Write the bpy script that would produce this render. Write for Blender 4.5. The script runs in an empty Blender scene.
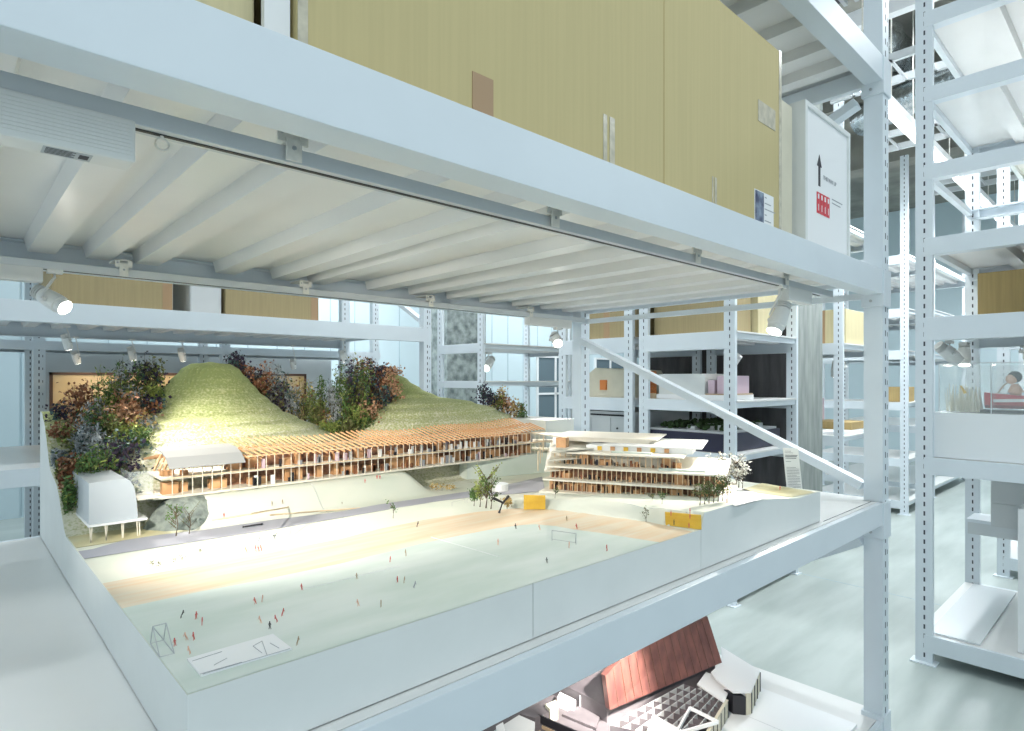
import bpy, bmesh, math, random
from mathutils import Vector, Matrix, noise
rnd = random.Random(7)
C = bpy.context.scene.collection
sc = bpy.context.scene
# ------------------------------------------------------------------ camera
F, CX, CY, HC = 608.0, 512.0, 380.0, 1.5          # focal length (px of a 1024 wide frame), principal point, camera height
A = math.radians(47.05)
FW = Vector((math.cos(A), math.sin(A), 0)); RT = Vector((math.sin(A), -math.cos(A), 0))
cam = bpy.data.objects.new('camera', bpy.data.cameras.new('camera')); C.objects.link(cam)
cam.location = (0, 0, HC); cam.rotation_euler = (math.pi/2, 0, A - math.pi/2)
cam.data.sensor_width = 36; cam.data.lens = 36*F/1024; cam.data.shift_y = (CY-365.5)/1024
cam.data.clip_start = 0.02; cam.data.clip_end = 100
sc.camera = cam
# ------------------------------------------------------------------ world, large lights, exposure
w = bpy.data.worlds.new('world'); sc.world = w; w.use_nodes = True
bg = w.node_tree.nodes['Background']; bg.inputs[0].default_value = (0.77, 0.925, 1.0, 1); bg.inputs[1].default_value = 0.60
sc.view_settings.view_transform = 'Standard'; sc.view_settings.look = 'None'
sc.view_settings.gamma = 1; sc.view_settings.use_curve_mapping = False
sc.view_settings.exposure = 0.58
def area(name, loc, sx, sy, power, col=(0.93, 0.97, 1.0), rot=(0, 0, 0)):
    l = bpy.data.lights.new(name, 'AREA'); l.shape = 'RECTANGLE'; l.size = sx; l.size_y = sy; l.energy = power; l.color = col
    o = bpy.data.objects.new(name, l); C.objects.link(o); o.location = loc; o.rotation_euler = rot
    return o
area('aisle_tube_light', (2.6, -0.9, 4.45), 8.0, 0.15, 60)
area('aisle_tube_light', (8.0, 1.43, 3.48), 8.4, 0.12, 150)
area('aisle_tube_light', (3.3, 4.6, 4.45), 0.15, 6.0, 95)
area('aisle_tube_light', (2.0, 3.4, 4.45), 5.0, 0.15, 45)
area('aisle_tube_light', (6.5, 6.9, 4.45), 8.0, 0.15, 250)
area('aisle_tube_light', (5.4, 0.0, 4.45), 0.15, 5.0, 48)

def U(px, py, z):                                   # the point at height z behind a pixel
    d = FW + RT*((px-CX)/F); t = (HC-z)*F/(py-CY); return Vector((d.x*t, d.y*t, z))
# ------------------------------------------------------------------ materials
M = {}
def mat(name, col, rough=0.5, metal=0.0, noise_amt=0.0, nscale=20, col2=None, stretch=None, bump=0.0, emit=None, estr=1.0, alpha=None, trans=0.0, detail=4):
    m = bpy.data.materials.new(name); m.use_nodes = True; nt = m.node_tree; b = nt.nodes['Principled BSDF']
    b.inputs['Base Color'].default_value = (*col, 1); b.inputs['Roughness'].default_value = rough; b.inputs['Metallic'].default_value = metal
    if noise_amt or col2 or bump:
        tc = nt.nodes.new('ShaderNodeTexCoord'); mp = nt.nodes.new('ShaderNodeMapping'); n = nt.nodes.new('ShaderNodeTexNoise')
        nt.links.new(tc.outputs['Object'], mp.inputs[0]); nt.links.new(mp.outputs[0], n.inputs['Vector'])
        if stretch: mp.inputs['Scale'].default_value = stretch
        n.inputs['Scale'].default_value = nscale; n.inputs['Detail'].default_value = detail
        if noise_amt or col2:
            r = nt.nodes.new('ShaderNodeValToRGB'); c2 = col2 or tuple(max(0, c*(1-noise_amt)) for c in col)
            r.color_ramp.elements[0].color = (*c2, 1); r.color_ramp.elements[1].color = (*col, 1)
            r.color_ramp.elements[0].position = 0.35; r.color_ramp.elements[1].position = 0.65
            nt.links.new(n.outputs['Fac'], r.inputs[0]); nt.links.new(r.outputs[0], b.inputs['Base Color'])
        if bump:
            bp = nt.nodes.new('ShaderNodeBump'); bp.inputs['Strength'].default_value = bump; bp.inputs['Distance'].default_value = 0.01
            nt.links.new(n.outputs['Fac'], bp.inputs['Height']); nt.links.new(bp.outputs[0], b.inputs['Normal'])
    if emit: b.inputs['Emission Color'].default_value = (*emit, 1); b.inputs['Emission Strength'].default_value = estr
    if alpha is not None: b.inputs['Alpha'].default_value = alpha
    if trans: b.inputs['Transmission Weight'].default_value = trans; b.inputs['IOR'].default_value = 1.1
    M[name] = m; return m
mat('paint', (0.70, 0.77, 0.82), 0.38, noise_amt=0.03, nscale=6)
mat('deck', (0.78, 0.79, 0.78), 0.28, noise_amt=0.03, nscale=5)
mat('slot', (0.05, 0.06, 0.08), 0.7)
mat('seam', (0.12, 0.14, 0.16), 0.7)
mat('bolt', (0.45, 0.48, 0.50), 0.35, 0.8)
mat('steel', (0.85, 0.84, 0.78), 0.35, 0.25, noise_amt=0.15, nscale=60)
mat('alu', (0.60, 0.64, 0.66), 0.42, 0.25)
mat('lampwhite', (0.74, 0.75, 0.73), 0.45)
mat('black', (0.02, 0.02, 0.025), 0.5)
mat('lens', (1, 1, 1), 0.3, emit=(1.0, 0.95, 0.85), estr=9)
mat('tube', (1, 1, 1), 0.3, emit=(0.95, 0.98, 1.0), estr=9)
mat('board', (0.74, 0.77, 0.76), 0.7, noise_amt=0.04, nscale=8)
mat('carton', (0.54, 0.46, 0.235), 0.75, noise_amt=0.05, nscale=9, stretch=(14, 14, .25))
mat('carton_mid', (0.37, 0.30, 0.16), 0.75, noise_amt=0.10, nscale=9, stretch=(9, 9, .35))
mat('carton_pale', (0.62, 0.55, 0.33), 0.75, noise_amt=0.10, nscale=9, stretch=(9, 9, .35))
mat('carton_dark', (0.45, 0.33, 0.14), 0.75, noise_amt=0.12, nscale=9, stretch=(9, 9, .35))
mat('tape_brown', (0.38, 0.25, 0.14), 0.4)
mat('tape_clear', (0.62, 0.58, 0.46), 0.15, noise_amt=0.25, nscale=40)
mat('cream', (0.66, 0.63, 0.50), 0.6, noise_amt=0.08, nscale=10)
mat('white', (0.84, 0.86, 0.87), 0.5)
mat('whitegloss', (0.80, 0.84, 0.86), 0.12)
mat('paper', (0.88, 0.88, 0.84), 0.8)
mat('ink', (0.03, 0.03, 0.04), 0.6)
mat('greyink', (0.35, 0.37, 0.40), 0.6)
mat('red', (0.62, 0.03, 0.05), 0.5)
mat('navy', (0.025, 0.035, 0.10), 0.5, noise_amt=0.4, nscale=30, col2=(0.25, 0.32, 0.42))
mat('navycase', (0.018, 0.018, 0.045), 0.4)
mat('concrete', (0.31, 0.34, 0.32), 0.85, nscale=5, col2=(0.21, 0.24, 0.23), stretch=(3, 3, .6), bump=0.3, detail=8)
mat('concrete_shade', (0.10, 0.10, 0.10), 0.9, nscale=5, col2=(0.06, 0.055, 0.06), stretch=(3, 3, .6))  # darker concrete colour, with the column's shade put into it
mat('oldconcrete', (0.34, 0.39, 0.38), 0.9, nscale=9, col2=(0.12, 0.15, 0.15), detail=10)
mat('floor', (0.50, 0.56, 0.54), 0.30, nscale=2.4, col2=(0.38, 0.44, 0.42), stretch=(.5, 2.6, 1), detail=12)
mat('ceiling', (0.34, 0.34, 0.30), 0.9, nscale=2, col2=(0.22, 0.22, 0.20))
mat('wall', (0.60, 0.73, 0.78), 0.7)
mat('wallgroove', (0.42, 0.54, 0.60), 0.7)
mat('foil', (0.70, 0.74, 0.76), 0.22, 0.95, noise_amt=0.3, nscale=20, bump=1.0)
mat('fibre', (0.45, 0.40, 0.18), 0.8, col2=(0.62, 0.58, 0.38), nscale=6)
mat('glass', (0.85, 0.95, 0.95), 0.03, alpha=0.16)
mat('pane', (0.13, 0.18, 0.21), 0.15)
mat('gold', (0.62, 0.43, 0.20), 0.45, nscale=3, col2=(0.72, 0.56, 0.34))
mat('bronze', (0.10, 0.05, 0.03), 0.5)
mat('grey', (0.45, 0.48, 0.50), 0.6)
mat('lightgrey', (0.60, 0.63, 0.64), 0.6, noise_amt=0.05, nscale=6)
mat('pinkpaper', (0.62, 0.48, 0.56), 0.6)
mat('orange', (0.65, 0.22, 0.06), 0.6)
mat('plantgreen', (0.05, 0.10, 0.03), 0.9, noise_amt=0.7, nscale=60)
# site model
mat('field', (0.68, 0.74, 0.70), 0.8, nscale=4, col2=(0.56, 0.65, 0.59), stretch=(1, 3, 1), detail=6)
mat('ground', (0.78, 0.79, 0.69), 0.85, nscale=5, col2=(0.68, 0.73, 0.63), detail=6)
mat('yellowground', (0.62, 0.55, 0.30), 0.85, nscale=8, col2=(0.66, 0.64, 0.44))
mat('track', (0.74, 0.57, 0.38), 0.75, nscale=6, col2=(0.74, 0.66, 0.52), stretch=(.7, 9, 1))
mat('road', (0.40, 0.41, 0.47), 0.85)
mat('yellow', (0.80, 0.52, 0.06), 0.6, nscale=30, col2=(0.72, 0.44, 0.05))
mat('foam', (0.32, 0.37, 0.33), 0.95, nscale=40, col2=(0.17, 0.20, 0.19), bump=1.0)
mat('timber', (0.68, 0.40, 0.20), 0.6, nscale=30, col2=(0.56, 0.30, 0.14))
mat('paletimber', (0.80, 0.66, 0.46), 0.6, nscale=20, col2=(0.74, 0.56, 0.36))
mat('stick', (0.84, 0.78, 0.66), 0.6)
mat('slab', (0.80, 0.76, 0.66), 0.7)
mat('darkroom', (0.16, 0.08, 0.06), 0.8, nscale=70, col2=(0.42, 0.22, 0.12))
mat('roofgrey', (0.36, 0.37, 0.37), 0.6)
mat('frost', (0.47, 0.52, 0.56), 0.35)
mat('skinred', (0.62, 0.12, 0.10), 0.6); mat('peach', (0.75, 0.45, 0.32), 0.6)
mat('copper', (0.25, 0.105, 0.085), 0.33, 0.4, nscale=6, col2=(0.15, 0.065, 0.06), stretch=(5, 5, 2))
mat('plaza', (0.13, 0.12, 0.13), 0.6, nscale=10, col2=(0.09, 0.08, 0.09))
mat('tan', (0.45, 0.34, 0.22), 0.6)
LEAF = {'green': (0.10, 0.20, 0.05), 'lime': (0.34, 0.42, 0.10), 'purple': (0.045, 0.03, 0.07), 'silver': (0.46, 0.50, 0.52),
        'rust': (0.32, 0.13, 0.06), 'peach2': (0.68, 0.40, 0.24), 'yellowl': (0.70, 0.52, 0.20), 'olive': (0.19, 0.20, 0.07), 'teal': (0.07, 0.14, 0.13), 'whitel': (0.80, 0.80, 0.74)}
for k, c in LEAF.items(): mat('leaf_'+k, c, 0.7, noise_amt=0.5, nscale=50)
mat('twig', (0.10, 0.07, 0.04), 0.8)
def hill_mat():
    m = mat('grassfoam', (0.3, 0.36, 0.1), 0.95); nt = m.node_tree; b = nt.nodes['Principled BSDF']
    tc = nt.nodes.new('ShaderNodeTexCoord'); n = nt.nodes.new('ShaderNodeTexNoise'); n.inputs['Scale'].default_value = 140; n.inputs['Detail'].default_value = 5
    n2 = nt.nodes.new('ShaderNodeTexNoise'); n2.inputs['Scale'].default_value = 7
    sx = nt.nodes.new('ShaderNodeSeparateXYZ'); nt.links.new(tc.outputs['Object'], sx.inputs[0])
    for q in (n, n2): nt.links.new(tc.outputs['Object'], q.inputs['Vector'])
    mr = nt.nodes.new('ShaderNodeMapRange'); mr.inputs[1].default_value = 0.24; mr.inputs[2].default_value = 0.50
    nt.links.new(sx.outputs[2], mr.inputs[0])
    ad = nt.nodes.new('ShaderNodeMath'); ad.operation = 'MULTIPLY_ADD'; ad.inputs[1].default_value = 2.2
    nt.links.new(n.outputs['Fac'], ad.inputs[0]); nt.links.new(mr.outputs[0], ad.inputs[2])
    a2 = nt.nodes.new('ShaderNodeMath'); a2.operation = 'MULTIPLY_ADD'; a2.inputs[1].default_value = 0.5
    nt.links.new(n2.outputs['Fac'], a2.inputs[0]); nt.links.new(ad.outputs[0], a2.inputs[2])
    r = nt.nodes.new('ShaderNodeValToRGB'); e = r.color_ramp.elements
    e[0].position = 0.30; e[0].color = (0.76, 0.75, 0.62, 1); e[1].position = 0.78; e[1].color = (0.30, 0.35, 0.13, 1)
    x = e.new(0.52); x.color = (0.50, 0.52, 0.28, 1)
    sc_ = nt.nodes.new('ShaderNodeMath'); sc_.operation = 'MULTIPLY_ADD'; sc_.inputs[1].default_value = 0.5; sc_.inputs[2].default_value = -0.32
    ly = nt.nodes.new('ShaderNodeMath'); ly.operation = 'MULTIPLY_ADD'; ly.inputs[1].default_value = 1/0.036; ly.inputs[2].default_value = 1/18
    fr_ = nt.nodes.new('ShaderNodeMath'); fr_.operation = 'FRACT'; gt = nt.nodes.new('ShaderNodeMath'); gt.operation = 'GREATER_THAN'; gt.inputs[1].default_value = 0.86
    nt.links.new(sx.outputs[2], ly.inputs[0]); nt.links.new(ly.outputs[0], fr_.inputs[0]); nt.links.new(fr_.outputs[0], gt.inputs[0])
    sb = nt.nodes.new('ShaderNodeMath'); sb.operation = 'MULTIPLY_ADD'; sb.inputs[1].default_value = -0.07
    nt.links.new(a2.outputs[0], sc_.inputs[0]); nt.links.new(gt.outputs[0], sb.inputs[0]); nt.links.new(sc_.outputs[0], sb.inputs[2])
    nt.links.new(sb.outputs[0], r.inputs[0]); nt.links.new(r.outputs[0], b.inputs['Base Color'])
    bp = nt.nodes.new('ShaderNodeBump'); bp.inputs['Strength'].default_value = 0.6; bp.inputs['Distance'].default_value = 0.004
    nt.links.new(n.outputs['Fac'], bp.inputs['Height']); nt.links.new(bp.outputs[0], b.inputs['Normal'])
hill_mat()
# ------------------------------------------------------------------ mesh helpers
ORG = {}
class MB:
    def __init__(s): s.v = []; s.f = []; s.m = []
    def add(s, vs, fs, m=0):
        k = len(s.v); s.v += [tuple(p) for p in vs]; s.f += [tuple(i+k for i in f) for f in fs]; s.m += [m]*len(fs)
    def box(s, x0, x1, y0, y1, z0, z1, m=0):
        s.add([(x0,y0,z0),(x1,y0,z0),(x1,y1,z0),(x0,y1,z0),(x0,y0,z1),(x1,y0,z1),(x1,y1,z1),(x0,y1,z1)],
              [(3,2,1,0),(4,5,6,7),(0,1,5,4),(1,2,6,5),(2,3,7,6),(3,0,4,7)], m); return s
    def hexa(s, b, t, m=0):                              # four bottom and four top corners
        s.add(list(b)+list(t), [(3,2,1,0),(4,5,6,7),(0,1,5,4),(1,2,6,5),(2,3,7,6),(3,0,4,7)], m); return s
    def bar(s, p, q, w, h, m=0, up=(0,0,1)):
        p = Vector(p); q = Vector(q); d = (q-p).normalized(); a = d.cross(Vector(up))
        if a.length < 1e-4: a = d.cross(Vector((1,0,0)))
        a.normalize(); b = a.cross(d).normalized(); a = a*w/2; b = b*h/2
        s.hexa([p-a-b, p+a-b, p+a+b, p-a+b], [q-a-b, q+a-b, q+a+b, q-a+b], m); return s
    def tube(s, pts, r, n=8, m=0):
        pts = [Vector(p) for p in pts]; rs = r if isinstance(r, (list, tuple)) else [r]*len(pts); rings = []
        for i, p in enumerate(pts):
            d = (pts[min(i+1, len(pts)-1)]-pts[max(i-1, 0)]).normalized()
            a = d.cross(Vector((0,0,1)));  a = d.cross(Vector((1,0,0))) if a.length < 1e-3 else a
            a.normalize(); b = d.cross(a)
            rings.append([p+(a*math.cos(2*math.pi*j/n)+b*math.sin(2*math.pi*j/n))*rs[i] for j in range(n)])
        fs = [(i*n+j, i*n+(j+1)%n, (i+1)*n+(j+1)%n, (i+1)*n+j) for i in range(len(pts)-1) for j in range(n)]
        fs += [tuple(range(n))[::-1], tuple(range((len(pts)-1)*n, len(pts)*n))]
        s.add([q for r_ in rings for q in r_], fs, m); return s
    def prism(s, poly, z0, z1, m=0):                     # poly: list of (x, y); z0, z1 numbers
        n = len(poly); s.add([(x,y,z0) for x,y in poly]+[(x,y,z1) for x,y in poly],
            [tuple(range(n))[::-1], tuple(range(n, 2*n))]+[(i,(i+1)%n,n+(i+1)%n,n+i) for i in range(n)], m); return s
    def extr(s, poly, d, m=0):                           # 3D polygon extruded by vector d
        n = len(poly); poly = [Vector(p) for p in poly]; d = Vector(d)
        s.add(poly+[p+d for p in poly], [tuple(range(n))[::-1], tuple(range(n, 2*n))]+[(i,(i+1)%n,n+(i+1)%n,n+i) for i in range(n)], m); return s
    def ball(s, c, r, m=0, n=6, sz=1.0):
        c = Vector(c); vs = [c+Vector((0,0,-r*sz))]
        for i in range(1, n//2+1):
            th = math.pi*i/(n//2+1)
            vs += [c+Vector((r*math.sin(th)*math.cos(2*math.pi*j/n), r*math.sin(th)*math.sin(2*math.pi*j/n), -r*sz*math.cos(th))) for j in range(n)]
        vs.append(c+Vector((0,0,r*sz))); R = n//2; L = len(vs)-1
        fs = [(0, 1+(j+1)%n, 1+j) for j in range(n)]+[(1+i*n+j, 1+i*n+(j+1)%n, 1+(i+1)*n+(j+1)%n, 1+(i+1)*n+j) for i in range(R-1) for j in range(n)]
        fs += [(L, 1+(R-1)*n+j, 1+(R-1)*n+(j+1)%n) for j in range(n)]
        s.add(vs, fs, m); return s
    def build(s, name, mats, parent=None, bevel=0, smooth=False, recalc=True):
        mats = mats if isinstance(mats, (list, tuple)) else [mats]
        if parent is not None: o_ = ORG[parent.name]
        else:
            xs, ys, zs = zip(*s.v); o_ = Vector(((min(xs)+max(xs))/2, (min(ys)+max(ys))/2, min(zs)))
        me = bpy.data.meshes.new(name); me.from_pydata([(a-o_.x, b-o_.y, c-o_.z) for a, b, c in s.v], [], s.f)
        for k in mats: me.materials.append(M[k])
        me.polygons.foreach_set('material_index', s.m)
        if recalc:
            b = bmesh.new(); b.from_mesh(me); bmesh.ops.recalc_face_normals(b, faces=b.faces); b.to_mesh(me); b.free()
        if smooth: me.polygons.foreach_set('use_smooth', [True]*len(me.polygons))
        o = bpy.data.objects.new(name, me); C.objects.link(o)
        if parent is not None: o.parent = parent; ORG[o.name] = o_
        else: o.location = o_; ORG[o.name] = o_
        if bevel:
            md = o.modifiers.new('bevel', 'BEVEL'); md.width = bevel; md.segments = 2; md.limit_method = 'ANGLE'
        return o
def tag(o, label, cat, group=None):
    o['label'] = label; o['category'] = cat
    if group: o['group'] = group
    return o
def thing(name, loc, label, cat, group=None):
    o = bpy.data.objects.new(name, None); C.objects.link(o); o.location = loc; o.empty_display_size = 0.1
    ORG[o.name] = Vector(loc); return tag(o, label, cat, group)
def struct(o): o['kind'] = 'structure'; return o
def copy_part(src, parent, loc):                         # a copy of a part placed by an offset
    c = src.copy(); C.objects.link(c); c.parent = parent; c.location = loc; return c
# ------------------------------------------------------------------ room
struct(MB().box(-1.5, 14, -3.5, 8.5, -0.2, 0).build('floor', 'floor'))
struct(MB().box(-1.5, 14, -3.5, 8.5, 4.9, 5.1).build('ceiling', 'ceiling'))
wl = MB().box(-1.5, 14, 8.5, 8.7, 0, 4.9)
wb = struct(wl.build('wall_back', 'wall'))
g = MB()
for i in range(38): g.box(-1.4+i*0.4, -1.392+i*0.4, 8.492, 8.5, 0.02, 4.88)
struct(g.build('trim_1', 'wallgroove'))
struct(MB().box(14, 14.2, -3.5, 8.5, 0, 4.9).build('wall_right', 'wall'))
# ceiling beams, ducts, cable trays, tube lights
def xbar(name, mats, y, z, x0, x1, wy, hz, label, cat, group=None):
    return tag(MB().box(x0, x1, y-wy/2, y+wy/2, z, z+hz).build(name, mats), label, cat, group)
for i, x in enumerate((4.9, 7.0, 9.2)):
    struct(MB().box(x, x+0.35, -3.4, 8.4, 4.4, 4.899).build('trim_%d' % (i+2), 'ceiling'))
def duct(pts, r, label, group):
    mb = MB(); P = []
    for a, b in zip(pts[:-1], pts[1:]):
        a = Vector(a); b = Vector(b); k = max(2, int((b-a).length/0.09))
        P += [a.lerp(b, i/k) for i in range(k)]
    P.append(Vector(pts[-1]))
    mb.tube(P, [r*(1+rnd.uniform(-.09, .07)) for _ in P], 14)
    return tag(mb.build('foil_duct', 'foil', smooth=True), label, 'duct', group)
duct([(5.05, 1.85, 4.62), (6.2, 1.75, 4.62), (8.5, 1.75, 4.6)], 0.15, 'crumpled silver foil duct running above the bright tube row', 'foil ducts')
duct([(5.9, -0.6, 4.2), (6.6, 1.0, 4.25), (7.1, 2.2, 4.25)], 0.16, 'crumpled silver foil duct crossing the aisle further back', 'foil ducts')
def tray(y, z, label):
    mb = MB(); mb.box(y, y+0.03, -1.2, 1.94, z, z+0.06); mb.box(y+0.4, y+0.43, -1.2, 1.94, z, z+0.06)
    for i in range(16): mb.box(y, y+0.43, -1.1+i*0.19, -1.08+i*0.19, z, z+0.015)
    return tag(mb.build('cable_tray', 'alu'), label, 'cable tray', 'cable trays under the ceiling')
tray(5.1, 3.85, 'grey ladder cable tray nearest the tall post'); tray(6.4, 3.75, 'grey ladder cable tray behind the nearer one'); tray(8.2, 3.7, 'grey ladder cable tray farthest down the aisle')
gr = thing('ceiling_grille', (4.4, 1.6, 4.3), 'dark slatted ceiling grille between the tall white posts', 'grille')
MB().box(4.2, 4.9, 1.2, 2.9, 4.32, 4.34).build('backing', 'black', gr)
mb = MB()
for i in range(22): mb.box(4.2, 4.9, 1.22+i*0.077, 1.245+i*0.077, 4.28, 4.32)
mb.build('slats', 'grey', gr)
pz = MB().box(4.9, 4.98, 0.9, 3.0, 4.1, 4.22).box(4.1, 4.18, 0.9, 3.0, 4.25, 4.37)
tag(pz.build('ceiling_strut', 'white'), 'white ceiling struts below the slatted grille', 'strut')
tag(MB().box(3.3, 4.15, 1.6, 3.4, 4.35, 4.6).build('insulation_batt', 'fibre'), 'cream fibrous insulation slab under the ceiling by the grille', 'insulation')
for i in range(7):
    x = 3.75+i*1.25; t = thing('tube_light', (x+0.6, 1.43, 3.52), 'bright white linear tube light, %s of the row above the aisle' % ('nearest', 'second nearest', 'third nearest', 'middle', 'third from the far end', 'second from the far end', 'farthest')[i], 'light', 'linear tube lights along the aisle')
    MB().box(x, x+1.22, 1.38, 1.48, 3.55, 3.61).build('housing', 'white', t)
    MB().tube([(x+0.02, 1.43, 3.53), (x+1.2, 1.43, 3.53)], 0.022, 8).build('tube', 'tube', t)
    MB().bar((x+0.3, 1.43, 3.61), (x+0.3, 1.43, 4.9), 0.008, 0.008).bar((x+0.9, 1.43, 3.61), (x+0.9, 1.43, 4.9), 0.008, 0.008).build('suspension_wire', 'steel', t)
# ------------------------------------------------------------------ racks
def rack(label, axis, u0, u1, v0, v1, top, levels, us=None, pw=0.078, pd=None, z0=0.0, beam=0.10, ribs=None, brace=None, skip_deck=(), group='white steel storage racks', lip=True):
    """axis 'x': long side along X, front faces -Y.  axis 'y': long side along Y, front faces -X.  levels: (z of deck top, beam height)"""
    pd = pd or (0.07 if axis == 'x' else 0.032)
    sw = (lambda p: p) if axis == 'x' else (lambda p: (p[1], p[0], p[2]))
    def B(mb, a0, a1, b0, b1, c0, c1, m=0):
        if axis == 'x': mb.box(a0, a1, b0, b1, c0, c1, m)
        else: mb.box(b0, b1, a0, a1, c0, c1, m)
    mid = sw(((u0+u1)/2, (v0+v1)/2, z0))
    t = thing('storage_rack', mid, label, 'rack', group)
    for u in (us or (u0, u1-pw)):
        for k, v in enumerate((v0, v1-pd)):
            mb = MB(); B(mb, u, u+pw, v, v+pd, z0, top)
            vf = v-0.0006 if k == 0 else v+pd+0.0006
            n = int((top-z0)/0.05)
            for i in range(n):
                z = z0+0.03+i*0.05
                B(mb, u+pw*0.42, u+pw*0.52, min(vf, v) if k == 0 else v+pd, v if k == 0 else vf, z, z+0.024, 1)
                if i % 2 and k == 0 and axis == 'x': B(mb, u+pw*0.74, u+pw*0.80, vf, v, z, z+0.018, 1)
                # slots of the front also on the back post's visible front
                if k == 1: B(mb, u+pw*0.42, u+pw*0.52, v-0.0006, v, z, z+0.024, 1)
            mb.build('post', ['paint', 'slot'], t)
            fp = MB(); B(fp, u-0.02, u+pw+0.02, v-0.03, v+pd+0.02, z0, z0+0.006); fp.build('foot_plate', 'paint', t)
    for zt, bh in levels:
        a, b = u0+pw*0.5, u1-pw*0.5
        for v in (v0, v1):
            s = 1 if v == v0 else -1; mb = MB(); ua, ub = (a, b) if not us else (u0, u1)
            pr = [(-.002, zt-bh), (.065, zt-bh), (.065, zt-bh+.004), (.006, zt-bh+.004), (.006, zt-.018), (.045, zt-.018), (.045, zt-.013), (.018, zt-.013), (.018, zt), (-.002, zt)]
            mb.extr([sw((ua, v+s*q[0], q[1])) for q in pr], sw((ub-ua, 0, 0)))
            mb.build('shelf_beam', 'paint', t, bevel=0.0012)
        for u in (u0+0.01, u1-0.04): mb = MB(); B(mb, u, u+0.03, v0+pd, v1-pd, zt-0.05, zt-0.014); mb.build('side_rail', 'paint', t)
        mb = MB()
        if zt in skip_deck: continue
        B(mb, u0+0.0, u1-0.0, v0+0.02, v1-0.02, zt-0.012, zt)
        for r in (ribs or [u0+0.17+i*0.17 for i in range(int((u1-u0-0.2)/0.17))]):
            # hat section rib under the sheet
            q = [(r-0.045, zt-0.012), (r-0.035, zt-0.05), (r+0.035, zt-0.05), (r+0.045, zt-0.012)]
            mb.hexa([sw((q[0][0], v0+0.05, q[0][1])), sw((q[3][0], v0+0.05, q[3][1])), sw((q[3][0], v1-0.05, q[3][1])), sw((q[0][0], v1-0.05, q[0][1]))],
                    [sw((q[1][0], v0+0.05, q[1][1])), sw((q[2][0], v0+0.05, q[2][1])), sw((q[2][0], v1-0.05, q[2][1])), sw((q[1][0], v1-0.05, q[1][1]))])
        mb.build('shelf_deck', 'deck', t)
    for (u, va, za, vb, zb) in (brace or []):
        MB().bar(sw((u, va, za)), sw((u, vb, zb)), 0.035, 0.055, up=sw((1, 0, 0))).build('cross_brace', 'paint', t)
    return t
RIBS = [-.15, .03, .22, .37, .51, .77, .98, 1.13, 1.40, 1.62, 1.84, 2.05, 2.28, 2.5, 2.68]
main = rack('large white steel rack in the foreground carrying the hillside school model', 'x', -0.35, 2.87, 0.784, 2.46, 3.6,
     [(0.11, 0.09), (1.0, 0.09), (1.95, 0.10), (2.82, 0.10), (3.57, 0.10)], ribs=RIBS,
     brace=[(2.80, 2.40, 1.74, 0.86, 1.06), (2.80, 0.86, 0.83, 2.3, -0.1+0.15), (2.80, 0.88, 2.66, 2.36, 2.02)])
# side details of the foreground rack: thin rails, post sleeves and bolts
MB().bar((2.80, 0.86, 1.848), (2.80, 2.40, 1.848), 0.02, 0.026).build('side_rail', 'paint', main)
MB().bar((2.80, 0.86, 2.75), (2.80, 2.40, 2.75), 0.03, 0.07).build('side_rail', 'paint', main)
for z in (0.13, 1.0, 1.95, 2.82):
    mb = MB(); mb.box(2.784, 2.876, 0.776, 0.862, z-0.15, z+0.0); mb.build('post_sleeve', 'paint', main, bevel=0.003)
    mb = MB()
    for dz in (-0.125, -0.035): mb.tube([(2.785, 0.825, z+dz), (2.780, 0.825, z+dz)], 0.006, 8)
    mb.build('bolt', 'bolt', main)
mb = MB().box(2.27, 2.78, 0.822, 0.8235, 1.0, 1.0015); mb.build('deck_seam', 'seam', main)
rack('white steel rack behind the foreground rack with cartons on its upper shelf', 'x', -0.9, 3.10, 4.36, 5.92, 3.4, [(0.11, 0.09), (1.0, 0.10), (1.95, 0.12), (2.9, 0.10)],
     brace=[(3.03, 5.9, 1.8, 4.42, 1.06), (3.03, 4.42, 2.02, 5.9, 2.8)], us=(-0.86, 3.02))
rack('plain white steel frame rack standing before the pale grey partition panel', 'x', -1.4, 3.6, 6.05, 6.8, 3.4, [(0.11, 0.09), (1.81, 0.07), (2.9, 0.10)], us=(0.50, 1.90, 3.50))
rack('white steel rack right of the aisle holding the acrylic case with the red boat', 'y', -1.6, 0.912, 3.80, 5.02, 4.0, [(0.15, 0.09), (1.09, 0.09), (1.83, 0.12), (2.25, 0.09), (2.64, 0.08), (3.05, 0.08), (3.45, 0.08)], skip_deck=(2.64,))
rack('white steel rack in front of the concrete column carrying the dark navy case', 'y', 1.94, 2.70, 3.82, 4.84, 4.0, [(0.15, 0.09), (1.0, 0.10), (1.36, 0.08), (1.83, 0.12), (2.9, .1)], ribs=[2.1, 2.3, 2.5])
rack('white steel rack behind the diagonal brace with the grey cabinet', 'y', 2.76, 3.52, 3.82, 4.84, 4.0, [(0.15, 0.09), (1.36, 0.10), (1.83, 0.12), (2.9, .1)], ribs=[2.9, 3.1, 3.3])
rack('empty white steel rack before the mottled concrete pillar', 'y', 4.50, 5.24, 3.80, 5.1, 3.6, [(0.15, 0.09), (1.49, 0.07), (1.86, 0.09), (2.9, .1)])
rack('white steel rack right of the concrete column with two cartons on top', 'y', 1.94, 2.95, 5.80, 6.8, 4.0, [(0.15, 0.09), (1.0, 0.09), (1.83, 0.10), (2.9, .1)])
rack('white steel rack seen through the gap beside the foreground post', 'y', 1.94, 2.95, 7.80, 8.8, 4.0, [(0.15, 0.09), (0.62, 0.09), (1.25, 0.09), (1.83, 0.10), (2.3, .1), (2.9, .1)])
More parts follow.
